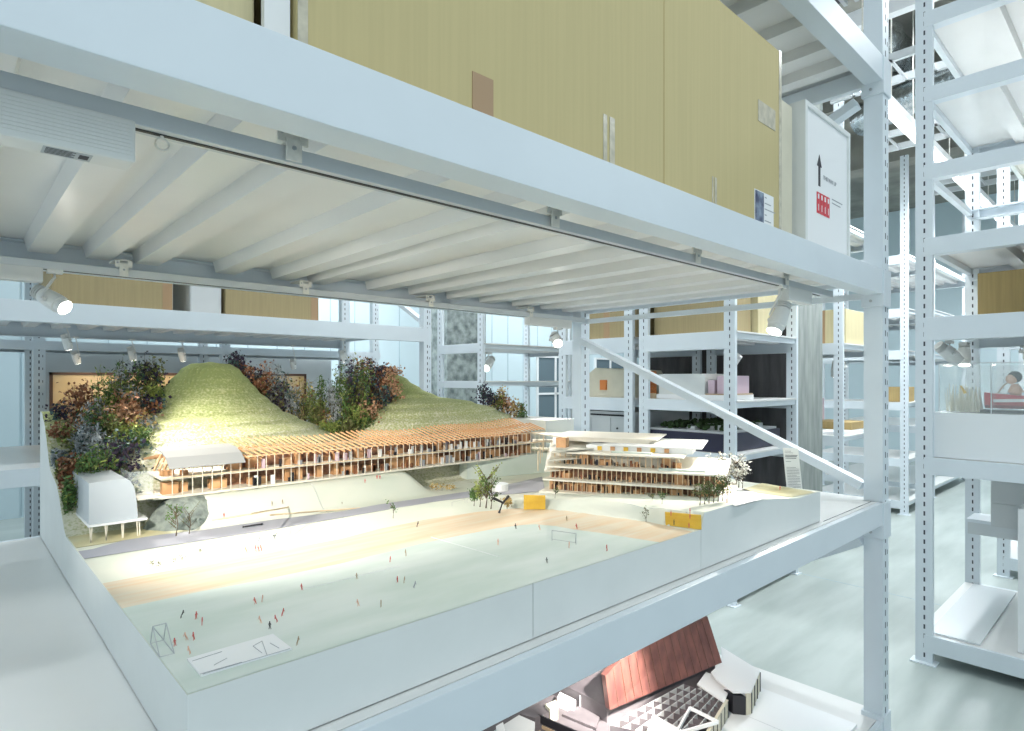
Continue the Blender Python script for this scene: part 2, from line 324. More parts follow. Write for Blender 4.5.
rack('farthest white steel rack down the narrow aisle', 'y', 2.0, 3.4, 9.2, 11.2, 4.0, [(0.15, 0.09), (0.9, 0.09), (1.83, 0.10), (2.4, .1), (3.0, .1)])
rack('white steel rack behind the red boat case', 'y', -1.2, 0.88, 5.90, 6.95, 4.0, [(0.15, 0.09), (1.0, 0.09), (1.83, 0.10), (2.6, .1), (3.3, .1)])
rack('far white steel rack along the right side of the aisle', 'y', -1.2, 0.88, 8.00, 9.05, 4.0, [(0.15, 0.09), (1.0, 0.09), (1.83, 0.10), (2.6, .1), (3.3, .1)])
# concrete columns
tag(MB().box(4.95, 5.56, 2.02, 3.35, 0, 4.9).build('concrete_column', 'concrete', bevel=0.01), 'broad board-marked grey concrete column behind the racks', 'column')
tag(MB().box(5.4, 6.15, 7.2, 7.8, 0, 4.9).build('concrete_column', 'oldconcrete', bevel=0.01), 'mottled rough concrete pillar behind the empty rack', 'column')
tag(MB().box(4.915, 4.94, 2.06, 3.35, 0, 4.6).build('shade_panel', 'concrete_shade'), 'dark brown panel added for the shade on the side of the broad concrete column', 'panel')  # thin added panel, its dark colour stands for shade on the column side
struct(MB().box(4.846, 4.854, -3.4, 8.4, 0.0, 0.0006).build('trim_9', 'wallgroove'))
# windows in the back wall
def window(n, x0, x1, z0, z1):
    f = MB(); f.box(x0-.04, x0, 8.46, 8.5, z0-.04, z1+.04); f.box(x1, x1+.04, 8.46, 8.5, z0-.04, z1+.04)
    f.box(x0, x1, 8.46, 8.5, z0-.04, z0); f.box(x0, x1, 8.46, 8.5, z1, z1+.04); f.box((x0+x1)/2-.02, (x0+x1)/2+.02, 8.46, 8.5, z0, z1); f.box(x0, x1, 8.46, 8.5, (z0+z1)/2-.02, (z0+z1)/2+.02)
    o = struct(f.build('window_%d' % n, 'white')); p = MB().box(x0, x1, 8.485, 8.495, z0, z1).build('pane', 'pane', o)
window(1, 8.6, 9.6, 0.5, 1.95); window(2, 10.4, 11.4, 0.5, 1.95); window(3, 12.2, 13.2, 0.5, 1.95)
# ------------------------------------------------------------------ lighting rails and spotlights
def rail(y, z, x0, x1, clampx, bw, label, side):
    t = thing('lighting_rail', ((x0+x1)/2, y, z-0.03), label, 'lighting rail')
    MB().box(x0, x1, y-0.017, y+0.017, z-0.024, z).build('rail', 'alu', t, bevel=0.001)
    MB().box(x0+0.15, x1-0.1, y-0.004, y+0.004, z-0.0252, z-0.024).build('track_slot', 'black', t)
    for x in clampx:
        yf = y-0.024
        c = MB(); c.box(x-0.024, x-0.011, yf, yf+0.004, z+0.004, z+0.030); c.box(x+0.011, x+0.024, yf, yf+0.004, z+0.004, z+0.030)
        c.box(x-0.011, x+0.011, yf+0.001, yf+0.005, z+0.010, z+0.018); c.box(x-0.0125, x+0.0125, yf-0.003, yf-0.0005, z-0.024, z+0.010)
        c.box(x-0.011, x+0.011, yf, y+0.01, z+0.002, z+0.006); c.box(x-0.024, x+0.024, yf, y+side*0.07 if side > 0 else y, z+0.026, z+0.030)
        k = c.build('clamp', 'steel', t, bevel=0.0006)
        MB().tube([(x, y-0.027, z-0.004), (x, y-0.0285, z-0.004)], 0.0035, 8).tube([(x-0.0175, y-0.024, z+0.018), (x-0.0175, y-0.0255, z+0.018)], 0.003, 8).build('screw', 'bolt', k)
    return t
r1 = rail(0.93, 1.857, -0.2, 2.62, (0.388, 0.971, 1.565, 2.163), 0, 'slim aluminium lighting rail under the front edge of the upper shelf', -1)
r2 = rail(2.33, 1.862, -0.2, 2.74, (0.423, 1.037, 1.636, 2.287), 0, 'slim aluminium lighting rail under the back edge of the upper shelf', 1)
# hook hanging in the front rail
hk = MB(); hk.tube([(0.215, 0.93, 1.838), (0.215, 0.93, 1.828)], 0.0025, 6)
hk.tube([(0.215+0.008*math.sin(a), 0.93, 1.820+0.008*math.cos(a)) for a in [i*math.pi/8 for i in range(17)]], 0.0016, 6)
tag(hk.build('ring_hook', 'steel', smooth=True), 'small steel ring hook hanging at the end of the finned driver box', 'hook')
def driver(x0, x1, y, z, hw, h, label):
    t = thing('driver_box', ((x0+x1)/2, y, z-h), label, 'driver box')
    mb = MB().box(x0, x1, y-hw, y+hw, z-h, z)
    mb.build('body', 'lampwhite', t, bevel=0.003)
    f = MB()
    for i in range(9):
        zz = z-0.006-i*(h-0.012)/9; f.box(x0, x1-0.004, y-hw-0.0015, y-hw, zz-0.0022, zz)
    f.build('fins', 'lampwhite', t)
    return t
d = driver(-0.15, 0.180, 0.93, 1.836, 0.022, 0.055, 'ribbed white driver box on the front lighting rail at upper left')
mb = MB().box(0.085, 0.135, 0.915, 0.945, 1.7806, 1.781); lb = mb.build('sticker', 'grey', d); lb['label'] = 'grey printed sticker'
mb = MB()
for i in range(5): mb.box(0.088, 0.118-0.003*(i % 2), 0.918+i*0.005, 0.9195+i*0.005, 1.7802, 1.7806)
mb.box(0.122, 0.132, 0.922, 0.938, 1.7802, 1.7806); mb.build('print', 'ink', lb)
driver(0.10, 0.215, 2.33, 1.84, 0.02, 0.045, 'ribbed white driver box on the back lighting rail at far left')
driver(2.19, 2.40, 0.93, 1.835, 0.02, 0.05, 'plain white driver box at the right end of the front lighting rail')
driver(2.28, 2.62, 2.33, 1.84, 0.02, 0.045, 'white driver box at the right end of the back lighting rail')
def spot(base, c, target, label, s=1.0, group='small white spotlights', power=0, cone=40, col=(1.0, 0.93, 0.83), lit=True):
    base = Vector(base); c = Vector(c); ax = (Vector(target)-c).normalized()
    t = thing('spotlight', tuple(base), label, 'spotlight', group)
    MB().box(base.x-0.022*s, base.x+0.022*s, base.y-0.014*s, base.y+0.014*s, base.z-0.014*s, base.z).build('adapter', 'lampwhite', t, bevel=0.002)
    sd = ax.cross(Vector((0, 0, 1))).normalized(); R = 0.030*s; top = base-Vector((0, 0, 0.014*s))
    st = MB().tube([top, top-Vector((0, 0, 0.012*s)), c+sd*(R*1.25)+Vector((0, 0, 0.02*s)), c+sd*(R*1.2)], 0.0045*s, 8)
    st.tube([c+sd*R*0.8, c+sd*R*1.4], 0.008*s, 10); st.build('yoke', 'lampwhite', t, smooth=True)
    def P(k): return c+ax*k*s
    MB().tube([P(-0.042), P(-0.040), P(0.0), P(0.030), P(0.032)], [R*0.72, R*0.86, R*0.98, R*1.0, R*0.9], 20).build('housing', 'lampwhite', t, smooth=False)
    fn = MB()
    for k in (-0.066, -0.058, -0.050): fn.tube([P(k), P(k+0.003)], R*0.82, 16)
    fn.tube([P(-0.066), P(-0.04)], R*0.3, 8); fn.build('heat_sink', 'lampwhite', t)
    MB().tube([P(0.032), P(0.052)], [R*0.9, R*0.9], 20).build('front_ring', 'lampwhite', t)
    MB().tube([P(0.0525), P(0.0535)], R*0.80, 20).build('lens', 'lens' if lit else 'grey', t)
    if power:
        l = bpy.data.lights.new('spot_lamp', 'SPOT'); l.energy = power; l.color = col; l.spot_size = math.radians(cone); l.spot_blend = 0.9; l.shadow_soft_size = 0.02
        lo = bpy.data.objects.new('spot_lamp', l); C.objects.link(lo); lo.parent = t
        lo.location = P(0.062)-base; lo.rotation_mode = 'QUATERNION'; lo.rotation_quaternion = ax.to_track_quat('-Z', 'Y')
    return t
spot((0.245, 2.33, 1.84), (0.24, 2.33, 1.745), (0.98, 1.48, 1.11), 'white spotlight at far left under the back rail, aimed at the model', 0.92, power=32, cone=80)
spot((2.17, 0.93, 1.838), (2.155, 0.93, 1.715), (1.85, 1.0, 1.2), 'white spotlight at the right end of the front rail', 1.0, power=26, cone=70)
spot((2.52, 2.33, 1.795), (2.50, 2.32, 1.725), (1.9, 1.5, 1.2), 'white spotlight at the right end of the back rail', 1.0, power=24, cone=70)
spot((-0.17, 0.93, 1.832), (-0.19, 0.95, 1.72), (1.0, 1.8, 1.2), 'white spotlight at the left end of the front rail outside the picture', 1.2, power=62, cone=66)
spot((-0.05, 2.33, 1.838), (-0.06, 2.31, 1.72), (0.06, 1.35, 1.0), 'white spotlight added outside the picture to brighten the left shelf', 1.2, power=5, cone=50, col=(0.95, 0.98, 1.0))  # added lamp out of view, brightens the left part of the shelf
# spots of the rack behind
for px, y, zc, lab, s in ((67, 4.62, 1.72, 'white spotlight hanging left under the carton shelf, nearer row', 0.95), (343, 4.62, 1.68, 'white spotlight hanging right under the carton shelf, nearer row', 0.95),
                 (76, 5.72, 1.66, 'small white spotlight in front of the grey panel at far left', 1.0), (132, 5.72, 1.70, 'small lit spotlight above the left bushes', 1.1),
                 (182, 5.72, 1.70, 'small lit spotlight left of the tall green hill top', 1.1), (293, 5.72, 1.64, 'small white spotlight above the right end of the gilded panel', 1.0)):
    dr = FW+RT*((px-CX)/F); x = dr.x*y/dr.y
    spot((x, y, 1.835), (x, y, zc+0.01), (x+0.14, y+0.1, 1.3), lab, s*.85)
spot((4.0, 0.80, 1.715), (4.0, 0.80, 1.64), (4.3, 0.5, 1.3), 'white spotlight with ribbed back above the grass stalk case', 1.2)
spot((4.25, 0.78, 1.715), (4.25, 0.78, 1.64), (4.1, 0.75, 1.0), 'lit white spotlight beside the post over the acrylic case', 1.1)
spot((4.4, 0.50, 1.715), (4.4, 0.50, 1.66), (4.3, 0.5, 1.0), 'white spotlight above the middle of the acrylic case', 1.4)
spot((3.98, 2.03, 1.72), (3.98, 2.03, 1.62), (4.0, 2.4, 1.2), 'white spotlight between the posts over the pink-lit model', 1.0)
spot((3.98, 4.62, 1.78), (3.98, 4.62, 1.66), (3.5, 4.4, 1.3), 'lit spotlight under the empty rack shelf', 1.5)
spot((6.0, 2.05, 1.72), (6.0, 2.05, 1.62), (6.2, 2.2, 1.0), 'far white spotlight under the shelf with two cartons', 1.8)
# ------------------------------------------------------------------ cartons on the upper shelves
zb = 1.951
t = thing('cardboard_box', (1.18, 1.4, zb), 'very large tan cardboard box on the foreground rack upper shelf', 'box')
MB().box(0.37, 1.985, 0.85, 1.75, zb, 2.565).build('carton', 'carton', t, bevel=0.004)
tp = MB().box(0.370, 0.385, 0.8485, 0.850, zb, 2.565); o = tp.build('tape', 'tape_clear', t); o['label'] = 'clear tape down the left corner'
MB().box(1.968, 1.986, 0.8485, 0.850, zb, 2.565).build('tape', 'tape_clear', t); MB().box(1.82, 1.94, 0.8485, 0.8495, 2.295, 2.36).build('tape', 'tape_clear', t)
tp = MB().box(0.693, 0.743, 0.8485, 0.850, zb, zb+0.105); o = tp.build('tape', 'tape_brown', t); o['label'] = 'short brown tape strip'
MB().box(1.067, 1.080, 0.8485, 0.850, zb, zb+0.14).build('tape', 'tape_clear', t); tp = MB().box(1.090, 1.108, 0.8485, 0.850, zb, zb+0.14); o = tp.build('tape', 'tape_clear', t); o['label'] = 'narrow clear tape strips'
MB().box(1.543, 1.549, 0.8485, 0.850, zb, zb+0.11).build('tape', 'tape_clear', t); MB().box(1.556, 1.568, 0.8485, 0.850, zb, zb+0.11).build('tape', 'tape_clear', t)
tp = MB().box(1.307, 1.309, 0.8492, 0.850, zb, 2.565); tp.build('fold_seam', 'carton_dark', t)
lb = MB().box(1.795, 1.925, 0.8478, 0.8495, zb+0.02, zb+0.13).build('shipping_label', 'white', t); lb['label'] = 'white label with a dark blue picture'
MB().box(1.798, 1.855, 0.8470, 0.8478, zb+0.023, zb+0.127).build('label_picture', 'navy', lb)
mb = MB()
for i in range(5): mb.box(1.862, 1.875+0.03*(i % 3), 0.8472, 0.8478, zb+0.115-i*0.018, zb+0.118-i*0.018)
mb.build('label_print', 'greyink', lb)
t = thing('cardboard_box', (0.1, 1.5, zb), 'tan cardboard box left of the very large one, behind the beam', 'box')
MB().box(-0.3, 0.328, 0.90, 1.7, zb, 2.6).build('carton', 'carton_pale', t, bevel=0.004)
MB().extr([(0.334, 0.88, zb), (0.364, 0.862, zb), (0.364, 0.862, 2.5), (0.334, 0.88, 2.5)], (0.0, 0.012, 0)).build('wrapped_board', 'white', t)
# white crate panel
t = thing('crate', (2.5, 0.95, zb), 'white flat crate with a black arrow and red handling marks', 'crate')
MB().box(2.30, 2.745, 0.90, 0.98, zb, 2.51).build('crate_body', 'white', t, bevel=0.004)
mb = MB()
for a in ((2.292, 2.312, zb, 2.525), (2.735, 2.755, zb, 2.525)): mb.box(a[0], a[1], 0.892, 0.985, a[2], a[3])
mb.box(2.312, 2.735, 0.892, 0.985, 2.505, 2.525); mb.build('crate_frame', 'board', t, bevel=0.002)
ar = MB(); X = 2.440; Z = 2.24; Yf = 0.8985
ar.extr([(X-.009, Yf, Z), (X+.009, Yf, Z), (X+.009, Yf, Z+.075), (X+.022, Yf, Z+.075), (X, Yf, Z+.12), (X-.022, Yf, Z+.075), (X-.009, Yf, Z+.075)], (0, 0.0015, 0))
ar.build('arrow', 'ink', t)
for i in range(4):
    x0 = 2.415+i*0.033; rr = MB().box(x0, x0+0.028, Yf, 0.9, 2.135, 2.215).build('handling_mark', 'red', t)
    MB().box(x0+0.008, x0+0.020, Yf-0.001, Yf, 2.19, 2.208).box(x0+0.012, x0+0.016, Yf-0.001, Yf, 2.145, 2.17).build('symbol', 'white', rr)
def text(body, loc, size, m, parent, rot=(math.pi/2, 0, 0)):
    cu = bpy.data.curves.new('lettering', 'FONT'); cu.body = body; cu.size = size; cu.extrude = 0.0004; cu.materials.append(M[m])
    tmp = bpy.data.objects.new('tmp', cu); C.objects.link(tmp); bpy.context.view_layer.update(); me = bpy.data.meshes.new_from_object(tmp); bpy.data.objects.remove(tmp)
    me.materials.clear(); me.materials.append(M[m]); o = bpy.data.objects.new('lettering', me); C.objects.link(o); o.rotation_euler = rot
    o.parent = parent; o.location = Vector(loc)-ORG[parent.name]; ORG[o.name] = ORG[parent.name]; return o
text('THIS WAY UP', (2.478, Yf, 2.275), 0.022, 'greyink', t)
mb = MB()
for k, (a, b, z) in enumerate(((2.57, 2.68, 2.215), (2.57, 2.66, 2.20))): mb.box(a, b, Yf, 0.9, z, z+0.003)
mb.build('printed_line', 'greyink', t)
t = tag(MB().box(2.06, 2.27, 0.93, 1.0, zb, 2.50).build('crate_board', 'cream', bevel=0.004), 'narrow cream board standing between the tan box and white crate', 'board')
# cartons on the rack behind and in the other rows
def carton(x0, x1, y0, y1, z0, z1, m, label, g='cartons on the shelves behind', tape=None):
    t = thing('cardboard_box', ((x0+x1)/2, (y0+y1)/2, z0), label, 'box', g)
    MB().box(x0, x1, y0, y1, z0, z1).build('carton', m, t, bevel=0.004)
    if tape == 'y': MB().box((x0+x1)/2-.03, (x0+x1)/2+.03, y0-.001, y0, z1-.12, z1).box(x1-.06, x1-.002, y0-.001, y0, z0, z1).build('tape', 'tape_brown', t)
    if tape == 'x': MB().box(x0-.001, x0, (y0+y1)/2-.03, (y0+y1)/2+.03, z0, z1).build('tape', 'tape_brown', t)
    return t
carton(0.45, 1.09, 4.44, 5.1, 1.951, 2.45, 'carton_mid', 'tan carton at the left end of the shelf behind', tape='y')
carton(1.42, 2.10, 4.44, 5.1, 1.951, 2.42, 'carton_mid', 'tan carton right of the gap on the shelf behind', tape='y')
tag(MB().box(1.20, 1.40, 4.46, 4.9, 1.951, 2.4).build('grey_case', 'lightgrey', bevel=0.01), 'pale grey case between the two tan cartons behind', 'case')
carton(3.9, 4.7, 2.78, 3.36, 1.832, 2.5, 'carton_mid', 'tan carton seen left of the paired posts', tape='x')
carton(3.9, 4.3, 2.06, 2.62, 1.832, 2.5, 'carton_mid', 'tan carton seen behind the thin side rail, right of the paired posts')
carton(4.33, 4.72, 2.02, 2.60, 1.832, 2.5, 'carton_pale', 'pale carton seen above the right front spotlight', tape='x')
carton(5.9, 6.5, 2.5, 2.9, 1.832, 2.15, 'carton', 'tan carton just right of the concrete column')
carton(6.0, 6.6, 1.98, 2.4, 1.832, 2.15, 'carton_pale', 'pale carton beside the foreground post, right of the slotted post', tape='x')
carton(7.9, 8.3, 2.0, 2.4, 1.252, 1.42, 'carton_dark', 'brown carton glimpsed in the narrow gap right of the post')
carton(4.25, 4.9, -0.3, 0.72, 1.832, 2.1, 'carton_dark', 'brown carton on the shelf above the acrylic case', tape='x')
carton(6.3, 6.9, -0.8, 0.55, 2.602, 3.1, 'carton_pale', 'pale carton high on the rack at the right edge')
# ------------------------------------------------------------------ things on the rack behind
t = thing('framed_panel', (1.6, 5.8, 1.0), 'gilded panel in a dark frame standing behind the bushes', 'picture')
MB().box(0.60, 2.60, 5.82, 5.85, 1.002, 1.54).build('panel', 'gold', t)
MB().box(0.58, 0.60, 5.81, 5.86, 1.002, 1.56).box(2.60, 2.62, 5.81, 5.86, 1.002, 1.56).box(0.58, 2.62, 5.81, 5.86, 1.54, 1.56).build('frame', 'bronze', t)
tag(MB().box(0.55, 3.45, 6.95, 7.0, 0.3, 1.78).build('partition_panel', 'lightgrey'), 'large pale grey partition panel behind the gilded panel', 'panel')
for x, l in ((0.9, 'a'), (1.35, 'b')):
    pp = bpy.data.lights.new('panel_spot', 'SPOT'); pp.energy = 10; pp.color = (1, .8, .55); pp.spot_size = 1.3; pp.spot_blend = 1
    po = bpy.data.objects.new('panel_spot', pp); C.objects.link(po); po.location = (x, 5.3, 1.85); po.rotation_euler = (math.radians(42), 0, 0)
# ------------------------------------------------------------------ things in the middle racks
t = thing('navy_case', (4.2, 2.35, 1.0), 'low dark navy model case with green planting on top', 'model')
MB().box(3.86, 4.70, 2.02, 2.66, 1.002, 1.13).build('case', 'navycase', t, bevel=0.003)
mb = MB().box(3.88, 4.68, 2.04, 2.64, 1.130, 1.145)
for i in range(8): x = 3.9+rnd.random()*.7; y = 2.06+rnd.random()*.5; mb.box(x, x+.07, y, y+.06, 1.145, 1.165+rnd.random()*.02)
mb.build('streets', 'lightgrey', t)
mb = MB()
for i in range(160): mb.ball((3.92+rnd.random()*.72, 2.08+rnd.random()*.52, 1.15+rnd.random()*.03), 0.012+rnd.random()*.014, 0, 6)
o = mb.build('planting', 'plantgreen', t); o['kind'] = 'stuff'
t = thing('white_model_case', (4.2, 2.35, 1.36), 'long white open box on the shelf above the navy case', 'model')
MB().box(3.90, 4.30, 2.04, 2.60, 1.362, 1.395).build('base', 'white', t)
MB().box(3.93, 4.28, 2.22, 2.60, 1.395, 1.545).build('white_body', 'board', t, bevel=0.002)
MB().box(3.94, 4.25, 2.05, 2.13, 1.395, 1.53).box(3.94, 4.25, 2.15, 2.20, 1.395, 1.50).build('pink_block', 'pinkpaper', t)
mb = MB().box(3.92, 4.27, 2.03, 2.21, 1.395, 1.405); mb.build('brown_ground', 'tan', t)
t = thing('lattice_tower_model', (3.95, 2.68, 1.36), 'small orange lattice tower model beside the paired posts', 'model')
mb = MB()
for i in range(6): mb.box(3.93, 3.94, 2.625+i*.012, 2.629+i*.012, 1.40, 1.56)
for i in range(9): mb.box(3.926, 3.93, 2.62, 2.695, 1.402+i*.02, 1.408+i*.02)
mb.build('lattice', 'orange', t); MB().box(3.92, 3.97, 2.62, 2.695, 1.362, 1.40).build('base', 'paletimber', t)
t = thing('house_model', (4.0, 3.1, 1.36), 'pale grey house model with a small lit orange window', 'model')
mb = MB(); mb.extr([(3.92, 2.80, 1.362), (3.92, 3.40, 1.362), (3.92, 3.36, 1.50), (3.92, 3.20, 1.60), (3.92, 2.90, 1.58), (3.92, 2.82, 1.45)], (0.5, 0, 0)); mb.build('body', 'cream', t)
MB().box(3.90, 3.92, 3.08, 3.14, 1.42, 1.50).build('window_box', 'orange', t)
t = thing('cabinet', (4.2, 3.1, 0.8), 'pale grey cabinet with a black handle slit below the house model', 'cabinet')
MB().box(3.86, 4.7, 2.80, 3.42, 0.16, 1.25).build('body', 'lightgrey', t, bevel=0.003)
MB().box(3.855, 3.86, 2.80, 3.20, 1.215, 1.228).build('handle_slit', 'black', t)
MB().box(3.855, 3.86, 2.995, 2.998, 0.2, 1.20).box(3.855, 3.86, 3.195, 3.198, 0.2, 1.20).build('door_gap', 'grey', t)
MB().box(3.853, 3.86, 2.80, 2.86, 1.08, 1.16).build('vent', 'pane', t)
MB().tube([(3.86, 2.93, 1.12), (3.852, 2.93, 1.12)], 0.008, 8).build('lock', 'black', t)
t = thing('paper_model', (6.3, 2.4, 1.0), 'white and pink paper model on the table-height shelf past the column', 'model')
MB().box(5.9, 6.7, 2.0, 2.9, 1.002, 1.03).build('base', 'white', t); MB().box(6.2, 6.5, 2.35, 2.75, 1.03, 1.32).build('pink_block', 'pinkpaper', t)
t = tag(MB().box(6.2, 6.6, 2.0, 2.35, 1.032, 1.10).build('wooden_model', 'carton_dark'), 'small brown wooden model beside the pink paper block', 'model')
# ------------------------------------------------------------------ rack on the right: plinth, acrylic case, grass stalks, boat
tag(MB().box(3.83, 4.55, -0.9, 0.84, 1.092, 1.33).build('plinth', 'whitegloss', bevel=0.002), 'long glossy white plinth under the acrylic case', 'plinth')
t = thing('acrylic_case', (4.2, 0, 1.331), 'clear acrylic case over grass stalks and the red boat', 'display case')
mb = MB(); mb.box(3.86, 3.864, -0.88, 0.82, 1.331, 1.585); mb.box(4.51, 4.514, -0.88, 0.82, 1.331, 1.585); mb.box(3.864, 4.51, 0.816, 0.82, 1.331, 1.585); mb.box(3.86, 4.514, -0.88, 0.82, 1.585, 1.589); mb.box(3.864, 4.51, 0.596, 0.6, 1.331, 1.585)
mb.build('panes', 'glass', t)
mb = MB()
for y in (0.82, 0.6): mb.box(3.858, 3.862, y-.004, y, 1.331, 1.589)
mb.box(3.856, 3.860, -0.88, 0.82, 1.586, 1.590); mb.build('edge', 'alu', t)
t = thing('grass_stalks', (4.05, 0.6, 1.331), 'pale dried grass stalks standing inside the case near the post', 'stalks')
mb = MB()
for i in range(70):
    x = 3.9+rnd.random()*.16; y = 0.66+rnd.random()*.14; h = .05+rnd.random()*.10; mb.tube([(x, y, 1.332), (x+rnd.uniform(-.008, .008), y+rnd.uniform(-.01, .01), 1.332+h)], [.004, .002], 4)
o = mb.build('stalks', 'cream', t); o['kind'] = 'stuff'
MB().tube([(3.92, 0.735, 1.47), (3.92, 0.715, 1.43)], [.004, .008], 6).build('seed_head', 'yellow', t)
t = thing('boat_model', (4.0, 0.4, 1.331), 'red and white model boat inside the case at the right edge', 'boat')
MB().box(3.93, 4.07, -0.05, 0.655, 1.331, 1.345).build('black_base', 'black', t)
mb = MB(); secs = []
for i in range(11):
    s = i/10; y = 0.645-0.62*s; wd = 0.055*math.sin(math.pi*min(1, .12+s*.76))**.7; zt = 1.415+0.02*(2*s-1)**2
    secs.append([(4.0-wd, y, zt), (4.0-wd*.7, y, 1.37), (4.0, y, 1.352), (4.0+wd*.7, y, 1.37), (4.0+wd, y, zt)])
vs = [p for q in secs for p in q]; fs = [(i*5+j, i*5+j+1, (i+1)*5+j+1, (i+1)*5+j) for i in range(10) for j in range(4)]
mb.add(vs, fs, 0); mb.add([p for q in secs for p in (q[0], q[4])], [(i*2, i*2+1, i*2+3, i*2+2) for i in range(10)], 0)
mb.add([secs[0][j] for j in range(5)], [(0, 1, 2, 3, 4)], 0); mb.add([secs[-1][j] for j in range(5)], [(4, 3, 2, 1, 0)], 0)
mb.build('hull', 'red', t)
mb = MB()
for i in range(10):
    s = i/9; y = 0.605-0.55*s; a = 0.0565*math.sin(math.pi*min(1, .14+s*.74))**.7
    if i: mb.hexa([(4.0-pa-.003, py_, 1.385+.02*ps), (4.0-pa, py_, 1.385+.02*ps), (4.0-a, y, 1.385+.02*s), (4.0-a-.003, y, 1.385+.02*s)], [(4.0-pa-.003, py_, 1.40+.02*ps), (4.0-pa, py_, 1.40+.02*ps), (4.0-a, y, 1.40+.02*s), (4.0-a-.003, y, 1.40+.02*s)])
    pa, py_, ps = a, y, s
mb.build('white_stripe', 'white', t)
MB().tube([(4.0, 0.60, 1.42), (4.0, 0.57, 1.47), (4.0, 0.53, 1.51)], 0.004, 6).build('mast', 'tan', t)
fg = thing('boat_figurine', (4.0, 0.53, 1.42), 'small black-haired figurine sitting in the red boat', 'figurine')
MB().tube([(4.0, 0.52, 1.418), (4.0, 0.52, 1.44), (4.0, 0.523, 1.48)], [.03, .034, .014], 10).build('body', 'peach', fg, smooth=True)
MB().ball((3.992, 0.535, 1.505), 0.026, 0, 10).build('head', 'peach', fg, smooth=True)
MB().ball((4.004, 0.524, 1.516), 0.031, 0, 10).build('hair', 'black', fg, smooth=True)
# grey boxes on the low bracket shelf and the tall white plinth
t = thing('bracket_shelf', (4.9, 0.55, 0.62), 'small steel bracket shelf on the second post of the right rack', 'shelf')
MB().box(4.75, 5.0, 0.0, 0.86, 0.60, 0.62).build('shelf', 'paint', t); MB().box(4.78, 4.82, 0.0, 0.86, 0.52, 0.60).build('rail', 'alu', t)
tag(MB().box(4.60, 4.98, 0.1, 0.715, 0.622, 0.76).build('grey_box', 'lightgrey', bevel=0.002), 'pale grey lidded box at the bottom on the bracket shelf', 'box', 'grey boxes on the bracket shelf')
tag(MB().box(4.60, 4.98, 0.1, 0.715, 0.762, 0.90).build('grey_box', 'lightgrey', bevel=0.002), 'pale grey box on top of the other on the bracket shelf', 'box', 'grey boxes on the bracket shelf')
tag(MB().box(3.88, 4.5, -0.4, 0.497, 0.152, 0.864).build('white_pedestal', 'white', bevel=0.003), 'tall white pedestal box on the low shelf at the right edge', 'pedestal')
tag(MB().box(3.84, 4.95, 0.64, 0.86, 0.152, 0.160).build('white_sheet', 'whitegloss'), 'glossy white sheet lying on the low shelf at right', 'sheet')
# ------------------------------------------------------------------ the hillside school model
site = thing('site_model', (1.24, 1.64, 1.002), 'large hillside school model with sports field, green hills and long timber building', 'architectural model')
X0, X1, Y0, Y1, Z0 = 0.22, 2.26, 0.83, 2.45, 1.002
def sm(a, b, x): t = max(0.0, min(1.0, (x-a)/(b-a))); return t*t*(3-2*t)
def interp(tab, x):
    for (a, va), (b, vb) in zip(tab[:-1], tab[1:]):
        if x <= b: return va+(vb-va)*max(0, (x-a))/(b-a)
    return tab[-1][1]
T1 = [(0, 1.572), (.065, 1.566), (.10, 1.538), (.17, 1.455), (.25, 1.385), (.35, 1.335), (.45, 1.29), (.6, 1.22), (.8, 1.15), (1.2, 1.11)]
T2 = [(0, 1.535), (.06, 1.525), (.15, 1.47), (.24, 1.43), (.4, 1.405), (.55, 1.375), (.68, 1.325), (.8, 1.25), (1.1, 1.12), (1.5, 1.11)]
def terrace(z, st=0.036):
    k = (z-1.0)/st; f = k-math.floor(k); return 1.0+st*(math.floor(k)+sm(0.8, 1.0, f)*0.25+f*0.75)
def hill(x, y):
    r1 = math.hypot(x-.715, (y-2.40)*1.05); r2 = math.hypot((x-1.46)*(2.6 if x < 1.46 else 1), (y-2.38)*2.2)
    a = interp(T1, r1); b = interp(T2, r2); h = max(a, b)
    if x < .5: h = max(h, 1.11+0.29*sm(2.0, 2.42, y)*sm(.60, .30, x))
    h = terrace(h)
    return 1.108+(h-1.108)*sm(1.86, 2.04, y)
def emb(x, y):
    e = 0.072*sm(1.70, 1.81, y)*sm(.46, .53, x)*sm(1.27, 1.16, x)
    p = 0.0
    if x > 1.26:
        xe = interp([(.83, 1.457), (.925, 1.428), (1.29, 1.338), (1.34, 1.29), (1.7, 1.29)], y); wd = interp([(.83, .004), (.93, .006), (1.0, .06), (1.22, .06), (1.27, .008), (1.7, .02)], y)
        ph = interp([(.83, 1.150), (.9, 1.147), (1.36, 1.130), (2, 1.13)], y)-0.052*sm(1.62, 2.26, x)*sm(1.35, .95, y)
        p = (ph-1.108)*sm(xe, xe+wd, x)*sm(1.43, 1.38, y-max(0, x-1.44)*.6)
    return 1.108+e+max(0, p)
def ground(x, y): return max(emb(x, y), hill(x, y) if y > 1.86 else 1.108)
